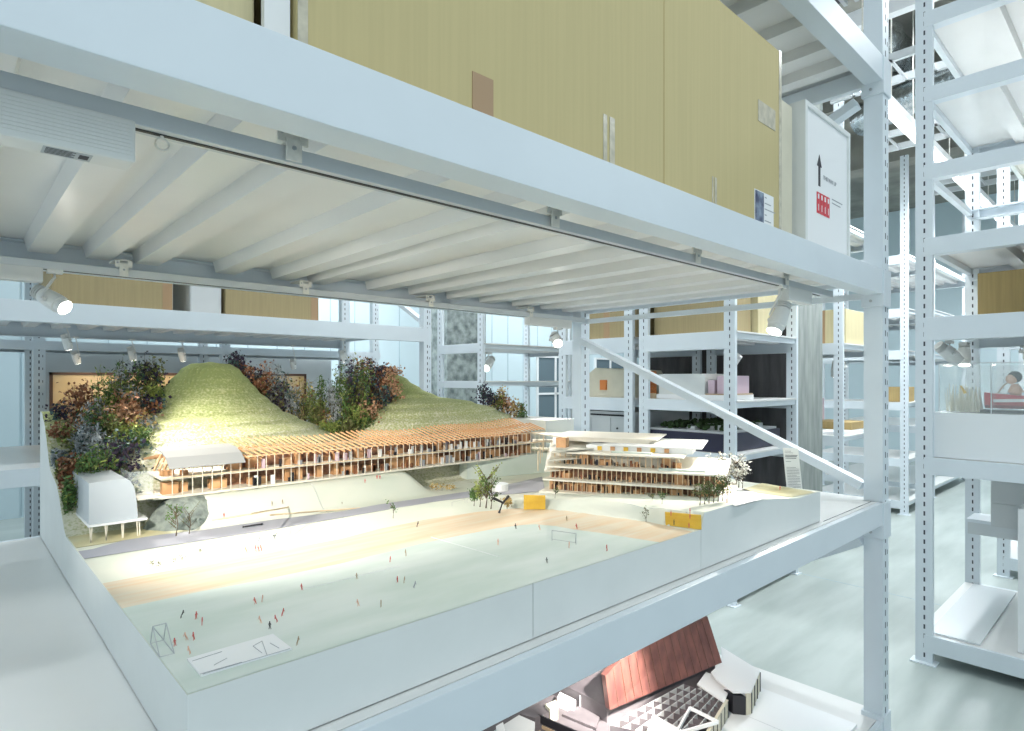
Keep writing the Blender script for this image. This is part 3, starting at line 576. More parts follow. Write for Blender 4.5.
def sheet(fn, x0, x1, y0, y1, st, name, m, parent, zb=Z0, smooth=True):
    nx = max(1, round((x1-x0)/st)); ny = max(1, round((y1-y0)/st)); mb = MB(); vs = []
    for j in range(ny+1):
        for i in range(nx+1):
            x = x0+(x1-x0)*i/nx; y = y0+(y1-y0)*j/ny; vs.append((x, y, fn(x, y)))
    I = lambda i, j: j*(nx+1)+i
    mb.add(vs, [(I(i, j), I(i+1, j), I(i+1, j+1), I(i, j+1)) for j in range(ny) for i in range(nx)], 0)
    def wall(idx):
        top = [vs[k] for k in idx]; n = len(top)
        mb.add(top+[(a, b, zb) for a, b, c in top], [(i, i+1, n+i+1, n+i) for i in range(n-1)], 1)
    wall([I(i, 0) for i in range(nx+1)]); wall([I(nx, j) for j in range(ny+1)]); wall([I(nx-i, ny) for i in range(nx+1)]); wall([I(0, ny-j) for j in range(ny+1)])
    o = mb.build(name, [m, 'board'], parent, smooth=False, recalc=False)
    if smooth:
        fl = [p.material_index == 0 for p in o.data.polygons]; o.data.polygons.foreach_set('use_smooth', fl)
    return o
# three abutting base blocks of the lower ground, then the hill block behind
for a, b in ((X0, .827), (.829, 1.449), (1.451, X1)):
    sheet(lambda x, y: emb(x, y)-0.0004, a, b, Y0, 1.86, 0.015, 'base_block', 'ground', site)
sheet(hill, X0, X1, 1.861, Y1, 0.010, 'hill', 'grassfoam', site, smooth=False)
def flat(name, pts, m, z, th=0.0006, parent=site):
    mb = MB(); mb.prism([(p[0], p[1]) for p in pts], z, z+th); return mb.build(name, m, parent)
Uf = lambda l, z=1.108: [U(px, py, z) for px, py in l]
def clampx(l): return [Vector((min(max(p.x, X0+.001), X1-.001), min(max(p.y, Y0+.001), 1.86), 0)) for p in l]
# ribbons defined by an edge pair
glo = Uf([(126, 608), (200, 592), (270, 578.5), (340, 564), (380, 554), (420, 544), (458, 536), (497, 528.5), (520, 525.5), (536, 524.5), (556, 526.5), (576, 530), (599, 533), (630, 538), (661, 543)])
gup = Uf([(106, 583), (200, 565), (270, 552), (340, 539.5), (380, 529), (430, 519), (478, 512), (517, 508.5), (545, 508), (575, 509.5), (608, 515), (640, 520), (667, 526), (688, 531)])
glo[0] = U(119, 609.5, 1.108)
flat('sports_field', clampx([Vector((X0+.001, glo[0].y, 0))]+glo+[Vector((glo[-1].x, Y0+.001, 0)), Vector((X0+.001, Y0+.001, 0))]), 'field', 1.1082)
flat('running_track', clampx([Vector((X0+.001, gup[0].y, 0))]+gup+[Vector((gup[-1].x+.0, Y0+.001, 0)), Vector((glo[-1].x, Y0+.001, 0))]+glo[::-1]+[Vector((X0+.001, glo[0].y, 0))]), 'track', 1.1079)
rlo = Uf([(98, 557), (200, 541), (270, 530), (340, 518), (400, 507.5), (440, 501), (470, 497.5), (520, 493.5), (545, 491)])
rup = Uf([(93, 549.5), (133, 538), (200, 531), (266, 521), (340, 512), (380, 504.6), (439, 496), (470, 491.5), (497, 487), (520, 482), (542, 477)])
flat('road', clampx([Vector((X0+.001, rlo[0].y, 0))]+rlo+rup[::-1]+[Vector((X0+.001, rup[0].y-.0, 0))]), 'road', 1.1087)
# white curved footpath lines on the embankment
for pts in (((212, 520), (250, 514), (300, 505), (350, 493), (400, 480)), ((270, 515), (320, 511), (360, 508))):
    mb = MB(); P3 = []
    for px, py in pts:
        p = U(px, py, 1.13)
        for _ in range(6):
            z = emb(p.x, min(p.y, 1.85))+0.001; p = U(px, py, z)
        P3.append(p)
    mb.tube(P3, 0.0022, 5); mb.build('path', 'paletimber', site)
# foam mound under the left end of the long building
mb = MB(); ring = 22; vs = []
for lv, (rr, z) in enumerate(((0.105, 1.108), (0.085, 1.14), (0.06, 1.17), (0.03, 1.182))):
    for j in range(ring):
        a = 2*math.pi*j/ring; k = rr*(1+rnd.uniform(-.12, .12)); vs.append((0.485+k*math.cos(a), 1.83+k*math.sin(a)*.9, z))
mb.add(vs, [(i*ring+j, i*ring+(j+1)%ring, (i+1)*ring+(j+1)%ring, (i+1)*ring+j) for i in range(3) for j in range(ring)]+[tuple(range(3*ring, 4*ring))], 0)
mb.build('foam_mound', 'foam', site, smooth=True)
# white block at the back right corner
MB().box(2.06, 2.259, 1.98, 2.449, 1.10, 1.31).build('white_corner_block', 'board', site, bevel=0.001)
MB().box(0.222, .46, 1.73, 1.86, 1.1085, 1.1095).build('yellow_ground', 'yellowground', site)
# ---- long timber building
BX0, BX1, BY0, BY1 = 0.40, 1.885, 1.82, 2.02
lb = MB().box(BX0, BX1, BY0, BY1, 1.182, 1.188).build('timber_building', 'slab', site); lb['label'] = 'long two-storey timber building with folded rafters'
MB().box(BX0+.02, BX1, BY0, BY1, 1.232, 1.2365).build('floor_slab', 'slab', lb)
MB().box(BX0+.02, BX1, BY0-.004, BY0+.004, 1.2355, 1.238).box(BX0+.02, BX1, BY0-.004, BY0+.004, 1.276, 1.2795).build('edge_beam', 'paletimber', lb)
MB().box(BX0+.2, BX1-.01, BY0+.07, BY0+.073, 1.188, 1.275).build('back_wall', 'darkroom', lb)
mb = MB(); x = BX0+.03; k = 0
while x < BX1-.06:
    wd = .02+rnd.random()*.035
    if rnd.random() < .6:
        yb = BY0+.03+rnd.random()*.02; MB().box(x, x+wd, yb, yb+.025, 1.188, 1.188+.018+rnd.random()*.022).build('partition', 'timber', lb)
    if rnd.random() < .5:
        yb = BY0+.03+rnd.random()*.02; MB().box(x, x+wd*.8, yb, yb+.02, 1.2365, 1.2365+.012+rnd.random()*.02).build('partition', 'timber', lb)
    x += wd+.006
mb = MB()
for i in range(90):
    x = BX0+.25+rnd.random()*(BX1-BX0-.3); fl = 1.188 if rnd.random() < .5 else 1.2365; hh = .012+rnd.random()*.018; mb.box(x, x+.004+rnd.random()*.008, BY0+.012, BY0+.02, fl, fl+hh, rnd.choice((0, 1, 2, 3, 4)))
o = mb.build('furniture', ['black', 'leaf_rust', 'white', 'greyink', 'pinkpaper'], lb); o['kind'] = 'stuff'
cm = MB().box(-.0012, .0012, -.0012, .0012, -.047, .047); col0 = None
n = 58
for i in range(n):
    x = BX0+.045+(BX1-BX0-.055)*i/(n-1)
    if col0 is None:
        col0 = MB().box(x-.0009, x+.0009, BY0-.003, BY0-.0012, 1.184, 1.279).build('column', 'stick', lb); cx0 = x
    else: copy_part(col0, lb, (x-cx0, 0, 0))
raf = None; n = 62
for i in range(n):
    x = BX0+.24+(BX1-BX0-.26)*i/(n-1)
    if raf is None:
        mb = MB(); q = [(x, BY0-.02, 1.274), (x-.030, BY0+.04, 1.299), (x+.014, BY0+.10, 1.284), (x-.018, BY0+.17, 1.314)]
        for a, b in zip(q[:-1], q[1:]): mb.bar(a, b, 0.0026, 0.0045)
        raf = mb.build('rafter', 'timber', lb); rx = x
    else: copy_part(raf, lb, (x-rx, 0, 0.004*math.sin(i*.34)+0.012*sm(36, 62, i)))
MB().box(BX0+.17, BX1-.01, BY0+.048, BY0+.052, 1.290, 1.296).box(BX0+.17, BX1-.01, BY0+.118, BY0+.122, 1.278, 1.284).build('ridge_beam', 'paletimber', lb)
# grey curved roof sheet over the left end
mb = MB(); sec = [(BY0-.035, 1.268), (BY0+.0, 1.292), (BY0+.05, 1.305), (BY0+.12, 1.308)]
mb.add([(x, y, z) for x in (.43, .625) for y, z in sec]+[(x, y, z-.003) for x in (.43, .625) for y, z in sec],
       [(0,1,5,4),(1,2,6,5),(2,3,7,6),(8,12,13,9),(9,13,14,10),(10,14,15,11),(0,4,12,8),(3,11,15,7),(0,8,9,1),(1,9,10,2),(2,10,11,3),(4,5,13,12),(5,6,14,13),(6,7,15,14)], 0)
mb.build('roof_sheet', 'roofgrey', lb)
for i in range(8):                                        # exposed rafters over the left gable
    x = .40+i*.012
    mb = MB(); mb.bar((x, BY0-.01, 1.262), (x+.03, BY0+.05, 1.295), .004, .006).bar((x+.03, BY0+.05, 1.295), (x+.005, BY0+.12, 1.28), .004, .006)
    mb.build('gable_rafter', 'timber', lb)
gp = MB().box(.345, .40, BY0+.0, BY0+.002, 1.184, 1.262).box(.345, .347, BY0, BY0+.1, 1.184, 1.262).build('glass_end', 'glass', lb)
# ---- frosted hall on legs at the left
fh = MB(); sec = [(1.715, 1.147), (1.722, 1.20), (1.74, 1.235), (1.765, 1.255), (1.86, 1.262), (1.86, 1.147)]
fh.extr([(0.245, y, z) for y, z in sec], (0, 0, 0)) if False else None
# curved right flank: profile across x
prof = [(0.251, 1.152), (0.251, 1.252), (0.327, 1.256), (0.337, 1.248), (0.345, 1.232), (0.350, 1.20), (0.3535, 1.152)]
fh.extr([(a, 1.76, b) for a, b in prof], (0, .27, 0))
fo = fh.build('frosted_hall', 'frost', site); fo['label'] = 'translucent white hall with one curved side on thin legs'
MB().box(.249, .373, 1.752, 2.03, 1.147, 1.152).build('floor_plate', 'white', fo)
for x, y in ((.252, 1.757), (.257, 1.757), (.283, 1.757), (.288, 1.757), (.318, 1.757), (.322, 1.757), (.350, 1.757), (.355, 1.757), (.252, 2.02), (.30, 2.02), (.355, 2.02)):
    MB().bar((x, y, 1.149), (x+rnd.uniform(-.004, .004), y, 1.109), .0022, .0022).build('leg', 'stick', fo)
MB().bar((.355, 1.82, 1.197), (.40, 1.82, 1.197), .10, .003).build('landing', 'slab', fo)
# ---- terraced building on the right
Pa = Vector((1.462, 1.40)); Pb = Vector((1.70, .90)); dd = (Pb-Pa); L = dd.length; dd.normalize(); nn = Vector((-dd.y, dd.x))
def W(s, u): p = Pa+dd*s+nn*u; return (p.x, p.y)
def slabp(mb, s0, s1, u0, u1, z, th, m=0): mb.prism([W(s0, u0), W(s1, u0), W(s1, u1), W(s0, u1)], z, z+th, m)
tb = MB(); slabp(tb, -.02, L+.03, -.02, .40, 1.128, .006)
tb = tb.build('terraced_building', 'slab', site); tb['label'] = 'stepped timber and white card building with planted terraces'
fl = [(1.168, -.012, L-.01, 0), (1.210, -.004, L+.01, .012), (1.253, .0, L-.12, .055)]
for z, s0, s1, u in fl:
    mb = MB(); slabp(mb, s0, s1, u-.012, .42, z, .005); mb.build('floor_slab', 'slab', tb)
for lv, (zb_, zt, u, s1) in enumerate(((1.134, 1.168, .02, L-.02), (1.173, 1.210, .03, L-.02), (1.215, 1.253, .075, L-.14))):
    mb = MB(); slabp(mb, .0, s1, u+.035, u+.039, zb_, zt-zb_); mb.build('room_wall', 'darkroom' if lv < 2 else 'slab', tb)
    mb = MB(); s = .0
    while s < s1:
        wd = .012+rnd.random()*.03
        if rnd.random() < .28: mb = MB(); slabp(mb, s, s+wd, u+.004, u+.034, zb_, (zt-zb_)*rnd.choice((.45, .7, 1, 1))); mb.build('partition', 'timber', tb)
        s += wd+.008
    mb = MB()
    for i in range(28): q = rnd.random()*s1; slabp(mb, q, q+.003+rnd.random()*.006, u+.0, u+.012, zb_, .008+rnd.random()*.014, rnd.choice((0, 1, 1, 2)))
    o = mb.build('furniture', ['black', 'leaf_rust', 'timber'], tb); o['kind'] = 'stuff'
    c0 = None; n = 34 if lv < 2 else 22
    for i in range(n):
        s = .004+(s1-.008)*i/(n-1); p = W(s, u-.002)
        if c0 is None: c0 = MB().box(p[0]-.0011, p[0]+.0011, p[1]-.0011, p[1]+.0011, zb_, zt).build('column', 'paletimber', tb); q0 = p
        else: copy_part(c0, tb, (p[0]-q0[0], p[1]-q0[1], 0))
mb = MB(); slabp(mb, .10, L-.10, .13, .40, 1.258, .018); slabp(mb, .16, L-.07, .12, .42, 1.276, .004); mb.build('upper_pavilion', 'white', tb)
mb = MB(); slabp(mb, -.03, L*.55, .20, .42, 1.280, .012); slabp(mb, -.05, L*.60, .19, .44, 1.292, .004); mb.build('top_pavilion', 'slab', tb)
mb = MB(); slabp(mb, .0, .035, .10, .14, 1.258, .042); mb.build('stair_tower', 'timber', tb)
for s0, s1, u0, u1 in ((.20, .33, .075, .10), (.36, .50, .03, .055)):
    mb = MB(); slabp(mb, s0, s1, u0, u1, 1.2155 if u0 < .05 else 1.258, .005); mb.build('planted_strip', 'field', tb)
mb = MB()
for i in range(6): mb = MB(); slabp(mb, .14+i*.045, .155+i*.045, .126, .13, 1.260, .013); mb.build('window_opening', 'timber' if i % 2 else 'yellow', tb)
# link bridges between the two buildings
mb = MB()
for z, k in ((1.195, 0), (1.232, .015), (1.262, .03)): mb.prism([(1.885, 1.80-k), (1.885, 1.98), (2.02, 1.80), (1.64, 1.34), (1.45, 1.40-k)], z, z+.004)
mb.build('link_bridge', 'slab', site)
mb = MB()
for i in range(4): a = i/3; mb.box(1.45+.41*a-.001, 1.45+.41*a+.001, 1.43+.37*a-.001, 1.43+.37*a+.001, 1.196, 1.262)
mb.build('bridge_columns', 'paletimber', site)
# retaining wall block beyond the road
mb = MB(); mb.extr([(1.50, 1.87, 1.108), (2.2, 1.72, 1.108), (2.2, 1.72, 1.20), (1.50, 1.87, 1.18)], (0, .05, 0)); mb.build('retaining_wall', 'field', site)
# yellow slopes and their figures
def onground(px, py, lift=.0012):
    p = U(px, py, 1.12)
    for _ in range(12):
        z = ground(p.x, max(Y0+.001, min(p.y, 1.86)))+lift; p = U(px, py, z)
    return p
def quadpx(l, m, name, n=8):
    a, b, c, d = [Vector(q) for q in l]; P = []
    for j in range(n+1):
        for i in range(n+1):
            u, v = i/n, j/n; q = (a*(1-u)+b*u)*(1-v)+(d*(1-u)+c*u)*v; P.append(onground(q.x, q.y))
    mb = MB(); K = n+1; f = [(j*K+i, j*K+i+1, (j+1)*K+i+1, (j+1)*K+i) for j in range(n) for i in range(n)]
    mb.add(P, f); mb.add([p-Vector((0, 0, .003)) for p in P], [q[::-1] for q in f])
    return mb.build(name, m, site, recalc=False)
def bank(p0, p1, y0, y1):
    a, b = U(*p0, 1.109), U(*p1, 1.109); za = HC-(y0-CY)*(HC-1.109)/(p0[1]-CY); zb_ = HC-(y1-CY)*(HC-1.109)/(p1[1]-CY); o = Vector((-.011, -.008, 0)); n = 4; mb = MB()
    for i in range(n):
        u = i/n; v = (i+1)/n; k = Vector((.0012, .0012, 0))*i
        mb.extr([(a+o+k).lerp(b+o+k, q)+Vector((0, 0, 0)) if w_ == 0 else (a+o+k).lerp(b+o+k, q)+Vector((0, 0, w_*((za-1.109)*(1-q)+(zb_-1.109)*q))) for q, w_ in ((0, u), (1, u), (1, v), (0, v))], (.004, .004, 0))
    return mb.build('yellow_bank', 'yellow', site)
bank((665.5, 524), (701, 528.5), 511.5, 514.5)
bank((524.5, 508.5), (546, 508.5), 494.5, 495)
quadpx([(740, 490), (762, 483), (815, 492), (792, 497)], 'yellowground', 'yellow_lawn')
quadpx([(722, 496), (742, 488), (770, 497), (735, 506)], 'white', 'white_plaza')
# grandstand drawing lines, goals
def wire(name, pts, r=.0008, m='grey', parent=site):
    mb = MB()
    for a, b in pts: mb.tube([a, b], r, 5)
    return mb.build(name, m, parent)
g = [U(150.5, 643.7, 1.109), U(159.7, 657, 1.109), U(174.3, 653.5, 1.109), U(163.6, 640, 1.109)]
def up(p, h): return Vector((p.x, p.y, p.z+h))
tl = up(g[0].lerp(g[3], .55).lerp(g[0], 0), .0)
h = .030; A_, B_ = up(g[1].lerp(g[0], .75), h), up(g[2].lerp(g[3], .75), h)
wire('football_goal', [(g[0], g[1]), (g[1], g[2]), (g[2], g[3]), (g[3], g[0]), (A_, B_), (A_, g[0]), (B_, g[3]), (A_, g[1]), (B_, g[2]), (A_, g[3])], .0007)
g = [U(552, 541, 1.109), U(576, 544.5, 1.109)]
wire('football_goal', [(g[0], up(g[0], .026)), (up(g[0], .026), up(g[1], .026)), (up(g[1], .026), g[1]), (up(g[0], .026), g[0]+Vector((.012, .012, 0))), (up(g[1], .026), g[1]+Vector((.012, .012, 0))), (g[0]+Vector((.012, .012, 0)), g[1]+Vector((.012, .012, 0)))], .0007)
pl = flat('plan_board', [U(187, 660, 1.109), U(201, 677, 1.109), U(292, 649.5, 1.109), U(273, 635, 1.109)], 'white', 1.1089, .0022)
wire('drawn_line', [(U(192, 661, 1.1115), U(222, 651.5, 1.1115)), (U(203, 674, 1.1115), U(290, 648.5, 1.1115)), (U(200, 674, 1.1115), U(242, 662, 1.1115)), (U(262, 641, 1.1115), U(267, 655, 1.1115)), (U(253, 646, 1.1115), U(262, 653, 1.1115)), (U(262, 641, 1.1115), U(253, 646, 1.1115)), (U(270, 643, 1.1115), U(279, 648, 1.1115)), (U(214, 665, 1.1115), U(227, 658, 1.1115))], .0004, 'greyink', pl)
wire('white_line', [(U(431, 537, 1.1091), U(500, 557, 1.1091)), (U(300, 590, 1.1091), U(400, 566, 1.1091))], .0006, 'white')
for px, py, s_ in ((452, 506, 1), (467, 503, 1)):
    a = U(px, py, 1.109); b = U(px+13, py-3, 1.109)
    wire('handrail', [(a, up(a, .012)), (b, up(b, .012)), (up(a, .012), up(b, .012))], .0005)
# figures
def figure(p, h, m, lean=0.0, a=0.0):
    mb = MB(); p = Vector(p); d = Vector((math.cos(a), math.sin(a), 0)); q = Vector((lean*h, 0, 0)); st = h*.13
    hip = p+Vector((0, 0, h*.5))+q*.5; ch = p+Vector((0, 0, h*.8))+q
    mb.tube([p+d*st, p+d*st*.6+Vector((0, 0, h*.25)), hip+d*h*.04], [h*.035, h*.045, h*.06], 5)
    mb.tube([p-d*st, p-d*st*.4+Vector((0, 0, h*.25)), hip-d*h*.04], [h*.035, h*.045, h*.06], 5)
    mb.tube([hip-Vector((0, 0, h*.03)), hip.lerp(ch, .5), ch], [h*.085, h*.08, h*.10], 6)
    mb.tube([ch, ch+d*h*.14-Vector((0, 0, h*.14)), ch+d*h*.17-Vector((0, 0, h*.30))], [h*.04, h*.034, h*.025], 5)
    mb.tube([ch, ch-d*h*.14-Vector((0, 0, h*.14)), ch-d*h*.17-Vector((0, 0, h*.30))], [h*.04, h*.034, h*.025], 5)
    mb.ball(ch+Vector((0, 0, h*.12)), h*.085, 0, 6, 1.2)
    return mb.build('scale_figure', m, site)
FG = [(181, 618, 'black'), (196, 619, 'skinred'), (202, 625, 'skinred'), (175, 646, 'skinred'), (187, 640, 'peach'), (194, 640, 'skinred'), (190, 654, 'peach'), (255.5, 604, 'skinred'), (262, 602, 'peach'),
      (261, 623, 'peach'), (277, 622, 'skinred'), (282, 616, 'skinred'), (270, 629, 'black'), (297, 645, 'tan'), (302, 590, 'skinred'), (357, 579, 'tan'), (358.5, 606, 'peach'), (381, 607, 'tan'), (397.5, 582.5, 'skinred'), (404, 583, 'tan'),
      (414, 588, 'greyink'), (406, 556, 'tan'), (390, 562, 'skinred'), (417, 527, 'black'), (498, 545, 'peach'), (516, 529, 'black'), (547, 563, 'black'), (569, 548, 'peach'), (607, 551, 'skinred'), (577, 529, 'skinred'), (567, 521, 'tan'), (540, 530, 'peach'),
      (256, 551.5, 'skinred'), (258.8, 551.5, 'skinred'), (261.5, 551, 'skinred'), (247, 553, 'peach'), (275, 541, 'greyink'), (258, 543, 'greyink'), (341, 507, 'tan'), (611, 498, 'tan')]
for i, (px, py, m) in enumerate(FG):
    p = U(px, py, 1.109); p.z = 1.1088; tt = (HC-1.109)*F/(py-CY)
    figure(p, .0125 if py > 560 else .015, m, rnd.uniform(-.3, .3), rnd.random()*3)
for px, py, z, m in ((674, 525, 1.125, 'black'), (689, 528, 1.112, 'skinred'), (690, 519, 1.135, 'skinred'), (690, 513.5, 1.152, 'skinred'), (671, 516, 1.14, 'skinred'), (740, 498, 1.152, 'skinred'), (745, 498, 1.151, 'skinred'), (727, 503, 1.153, 'skinred'), (780, 490, 1.125, 'skinred'), (700, 500, 1.150, 'tan'), (224, 518, 1.13, 'skinred'), (272, 506, 1.14, 'tan'), (282.5, 504, 1.14, 'tan'), (365, 483, 1.17, 'skinred'), (377, 479, 1.175, 'skinred'), (380, 479, 1.175, 'skinred')):
    p = U(px, py, z); p.z = max(z, ground(p.x, p.y)) if z > 1.13 else z; figure(p, .014, m, 0, rnd.random()*3)
# a small dark seat row on the road
mb = MB(); a = U(243, 528, 1.11); b = U(262, 525, 1.11); mb.bar(up(a, .003), up(b, .003), .004, .003).bar(a, up(a, .006), .002, .002).bar(b, up(b, .006), .002, .002); mb.build('bench', 'black', site)
# small wire trees on the field side
def sprig(p, h, mat_, n=8, name='model_tree', dens=5, leaf=.004):
    mb = MB(); p = Vector(p); mb.tube([p, p+Vector((.05*h, 0, h*.35)), p+Vector((0, 0, h*.7))], [h*.022, h*.016, h*.008], 5)
    for i in range(n):
        a = rnd.random()*6.28; z0_ = h*(.2+.5*rnd.random()); l = h*(.22+.3*rnd.random()); q = p+Vector((0, 0, z0_)); e = q+Vector((math.cos(a)*l*.7, math.sin(a)*l*.7, l*.8))
        mb.tube([q, e], [h*.012, h*.004], 3)
        for k in range(dens):
            c = q.lerp(e, .35+.65*rnd.random())+Vector((rnd.uniform(-1, 1), rnd.uniform(-1, 1), rnd.uniform(-1, 1)))*leaf*1.5; leafq(mb, c, leaf*(.6+rnd.random()*.8), 1)
    return mb.build(name, ['twig', mat_], site, recalc=False)
def leafq(mb, c, s, m=0, el=1.6):
    a = Vector((rnd.gauss(0, 1), rnd.gauss(0, 1), rnd.gauss(0, 1)+.5)).normalized(); b = a.cross(Vector((rnd.gauss(0, 1), rnd.gauss(0, 1), rnd.gauss(0, 1)))).normalized()*s*.5; a = a*s*el*.5
    k = a.cross(b).normalized()*s*.15
    mb.add([c-a, c+b-k, c+a, c-b-k], [(0, 1, 2), (0, 2, 3)], m)
for px, py, h_, k in ((152, 566, .016, 'olive'), (159, 567, .013, 'olive'), (175, 563, .018, 'olive'), (181, 561, .016, 'olive'), (200, 553, .013, 'olive'), (275, 541, .018, 'teal'), (393, 518, .045, 'green'), (646, 514, .04, 'olive'), (652, 505, .03, 'olive'), (555, 499, .035, 'green'), (708, 508, .05, 'green'), (662, 509, .045, 'green')):
    z = 1.109 if py > 515 or px < 400 else 1.13
    p = U(px, py, z); p.z = max(ground(p.x, p.y), 1.108); sprig(p, h_, 'leaf_'+k, 7, dens=5 if h_ > .02 else 2, leaf=.0035 if h_ > .02 else .002)
for i in range(7):
    p = U(700+i*4.5, 505-i*.8, 1.15); p.z = 1.15; sprig(p, .055+rnd.random()*.02, 'leaf_green' if i % 2 else 'leaf_olive', 12, dens=8, leaf=.004)
for i in range(6):
    p = Vector((2.02+.03*rnd.random(), .99+.13*rnd.random(), 1.12)); sprig(p, .08+rnd.random()*.06, 'leaf_whitel', 14, dens=9, leaf=.007)
# tree in front of the foam mound, big trees by the road, white canopy and leaning dark trunk
p = U(176, 536, 1.109); p.z = 1.109; sprig(p, .085, 'leaf_green', 16, dens=7, leaf=.004)
sprig(p+Vector((.03, 0, 0)), .075, 'leaf_olive', 10, dens=3, leaf=.003)
for px, py, h_, k in ((480, 507, .085, 'lime'), (486, 508, .13, 'lime'), (491, 509, .10, 'green'), (474, 506, .06, 'green'), (507, 509, .04, 'yellowl')):
    p = U(px, py, 1.109); p.z = 1.109; sprig(p, h_, 'leaf_'+k, 20, dens=10, leaf=.0045)
for i in range(5): p = U(432+i*5, 491, 1.109); p.z = 1.109; sprig(p, .025, 'leaf_yellowl', 8, dens=6, leaf=.004)
p = U(499, 513, 1.109)
MB().tube([p, p+Vector((.01, -.005, .03)), p+Vector((-.015, .01, .045))], [.004, .004, .005], 6).tube([p+Vector((.01, -.005, .028)), p+Vector((.03, -.01, .048))], [.003, .004], 6).build('leaning_trunk', 'black', site)
c = U(499, 487, 1.172); mb = MB().prism([(c.x+.032*math.cos(a)*(1 if abs(math.cos(a)) < .7 else .9), c.y+.028*math.sin(a)) for a in [i*math.pi/8 for i in range(16)]], 1.162, 1.183)
mb.tube([(c.x, c.y, 1.109), (c.x, c.y, 1.163)], .0015, 5); mb.build('white_canopy', 'white', site, bevel=.003)
# ---- dried flower bushes on the hills
def bush(x, y, h, kind, spread=.05, parent=site):
    z = ground(x, min(y, 2.449)) if x > X0 else 1.108
    mb = MB(); base = Vector((x, y, z-.004))
    key = {'fine': 'green', 'dark': 'purple', 'silver': 'silver', 'rust': 'rust', 'peach': 'peach2', 'yellow': 'yellowl', 'olive': 'olive', 'lime': 'lime', 'teal': 'teal'}[kind]
    fine = kind in ('fine', 'silver', 'lime'); ns = 9 if fine else 7
    for i in range(ns):
        a = rnd.random()*6.28; r = spread*rnd.random(); hh = h*(.55+.45*rnd.random()); e = base+Vector((math.cos(a)*r, math.sin(a)*r, hh)); e.x = max(e.x, X0+.012)
        mid_ = base.lerp(e, .5)+Vector((rnd.uniform(-1, 1), rnd.uniform(-1, 1), 0))*.12*h*.3; mid_.x = max(mid_.x, X0+.012)
        mb.tube([base, mid_, e], [.0016, .0012, .0005], 4, 0)
        nl = 60 if fine else 34
        for k in range(nl):
            t_ = .16+.84*rnd.random()**.8; c = base.lerp(mid_, t_*2) if t_ < .5 else mid_.lerp(e, t_*2-1)
            off = (.016 if fine else .022)*(1.15-.6*t_); c = c+Vector((rnd.gauss(0, 1), rnd.gauss(0, 1), rnd.gauss(0, .7)))*off; c.x = max(c.x, X0+.006)
            if fine: leafq(mb, c,   .0032+rnd.random()*.003, 1 if rnd.random() < .85 else 2, 3.2)
            else: leafq(mb, c, .006+rnd.random()*.007, 1 if rnd.random() < .75 else 2, 1.2)
    alt = {'green': 'lime', 'purple': 'teal', 'silver': 'teal', 'rust': 'peach2', 'peach2': 'rust', 'yellowl': 'rust', 'olive': 'lime', 'lime': 'green', 'teal': 'purple'}[key]
    return mb.build('dried_flower_bush', ['twig', 'leaf_'+key, 'leaf_'+alt], parent, recalc=False)
def at(px, y): d = FW+RT*((px-CX)/F); return d.x*y/d.y
# left group: px, depth Y, height of the top row in the photo -> height above the slope
def bushpx(px, Y, ytop, kind, spread=.05):
    d = FW+RT*((px-CX)/F); t = Y/d.y; x = d.x*t
    if x < X0+.01: x = X0+.015
    z = ground(x, min(Y, 2.449)); ztop = HC+(CY-ytop)*t/F
    return bush(x, Y, max(.04, ztop-z), kind, spread)
LB = [(72, 2.05, 452, 'rust'), (62, 2.28, 440, 'rust'), (66, 2.35, 402, 'dark'), (78, 2.35, 378, 'rust'), (84, 2.15, 415, 'silver'), (100, 2.10, 425, 'silver'), (92, 2.32, 380, 'rust'), (108, 2.30, 375, 'fine'), (100, 2.2, 400, 'fine'),
      (90, 1.98, 445, 'fine'), (104, 1.95, 440, 'fine'), (114, 1.98, 436, 'dark'), (124, 1.98, 440, 'dark'), (120, 2.05, 430, 'teal'), (112, 2.35, 362, 'lime'), (120, 2.38, 358, 'silver'), (128, 2.38, 352, 'fine'), (138, 2.40, 352, 'dark'),
      (148, 2.40, 350, 'dark'), (156, 2.40, 348, 'olive'), (150, 2.38, 372, 'olive'), (130, 2.30, 385, 'silver'), (118, 2.2, 398, 'peach'), (136, 2.25, 400, 'peach'), (146, 2.3, 398, 'rust'), (152, 2.32, 384, 'lime'), (156, 2.3, 396, 'dark'),
      (128, 2.12, 420, 'lime'), (136, 2.1, 425, 'fine'), (80, 2.0, 470, 'olive'), (132, 2.2, 412, 'yellow'), (96, 2.25, 396, 'silver'), (74, 2.2, 425, 'olive'), (115, 2.15, 405, 'olive'), (124, 2.3, 375, 'olive')]
LB += [(58, 2.10, 462, 'olive'), (62, 2.02, 470, 'rust'), (68, 1.96, 478, 'fine'), (58, 2.2, 448, 'silver'), (104, 2.05, 432, 'silver'), (110, 2.25, 388, 'lime'), (142, 2.2, 416, 'silver'), (84, 2.25, 398, 'peach'), (124, 2.25, 388, 'peach')]
for b in LB: bushpx(*b)
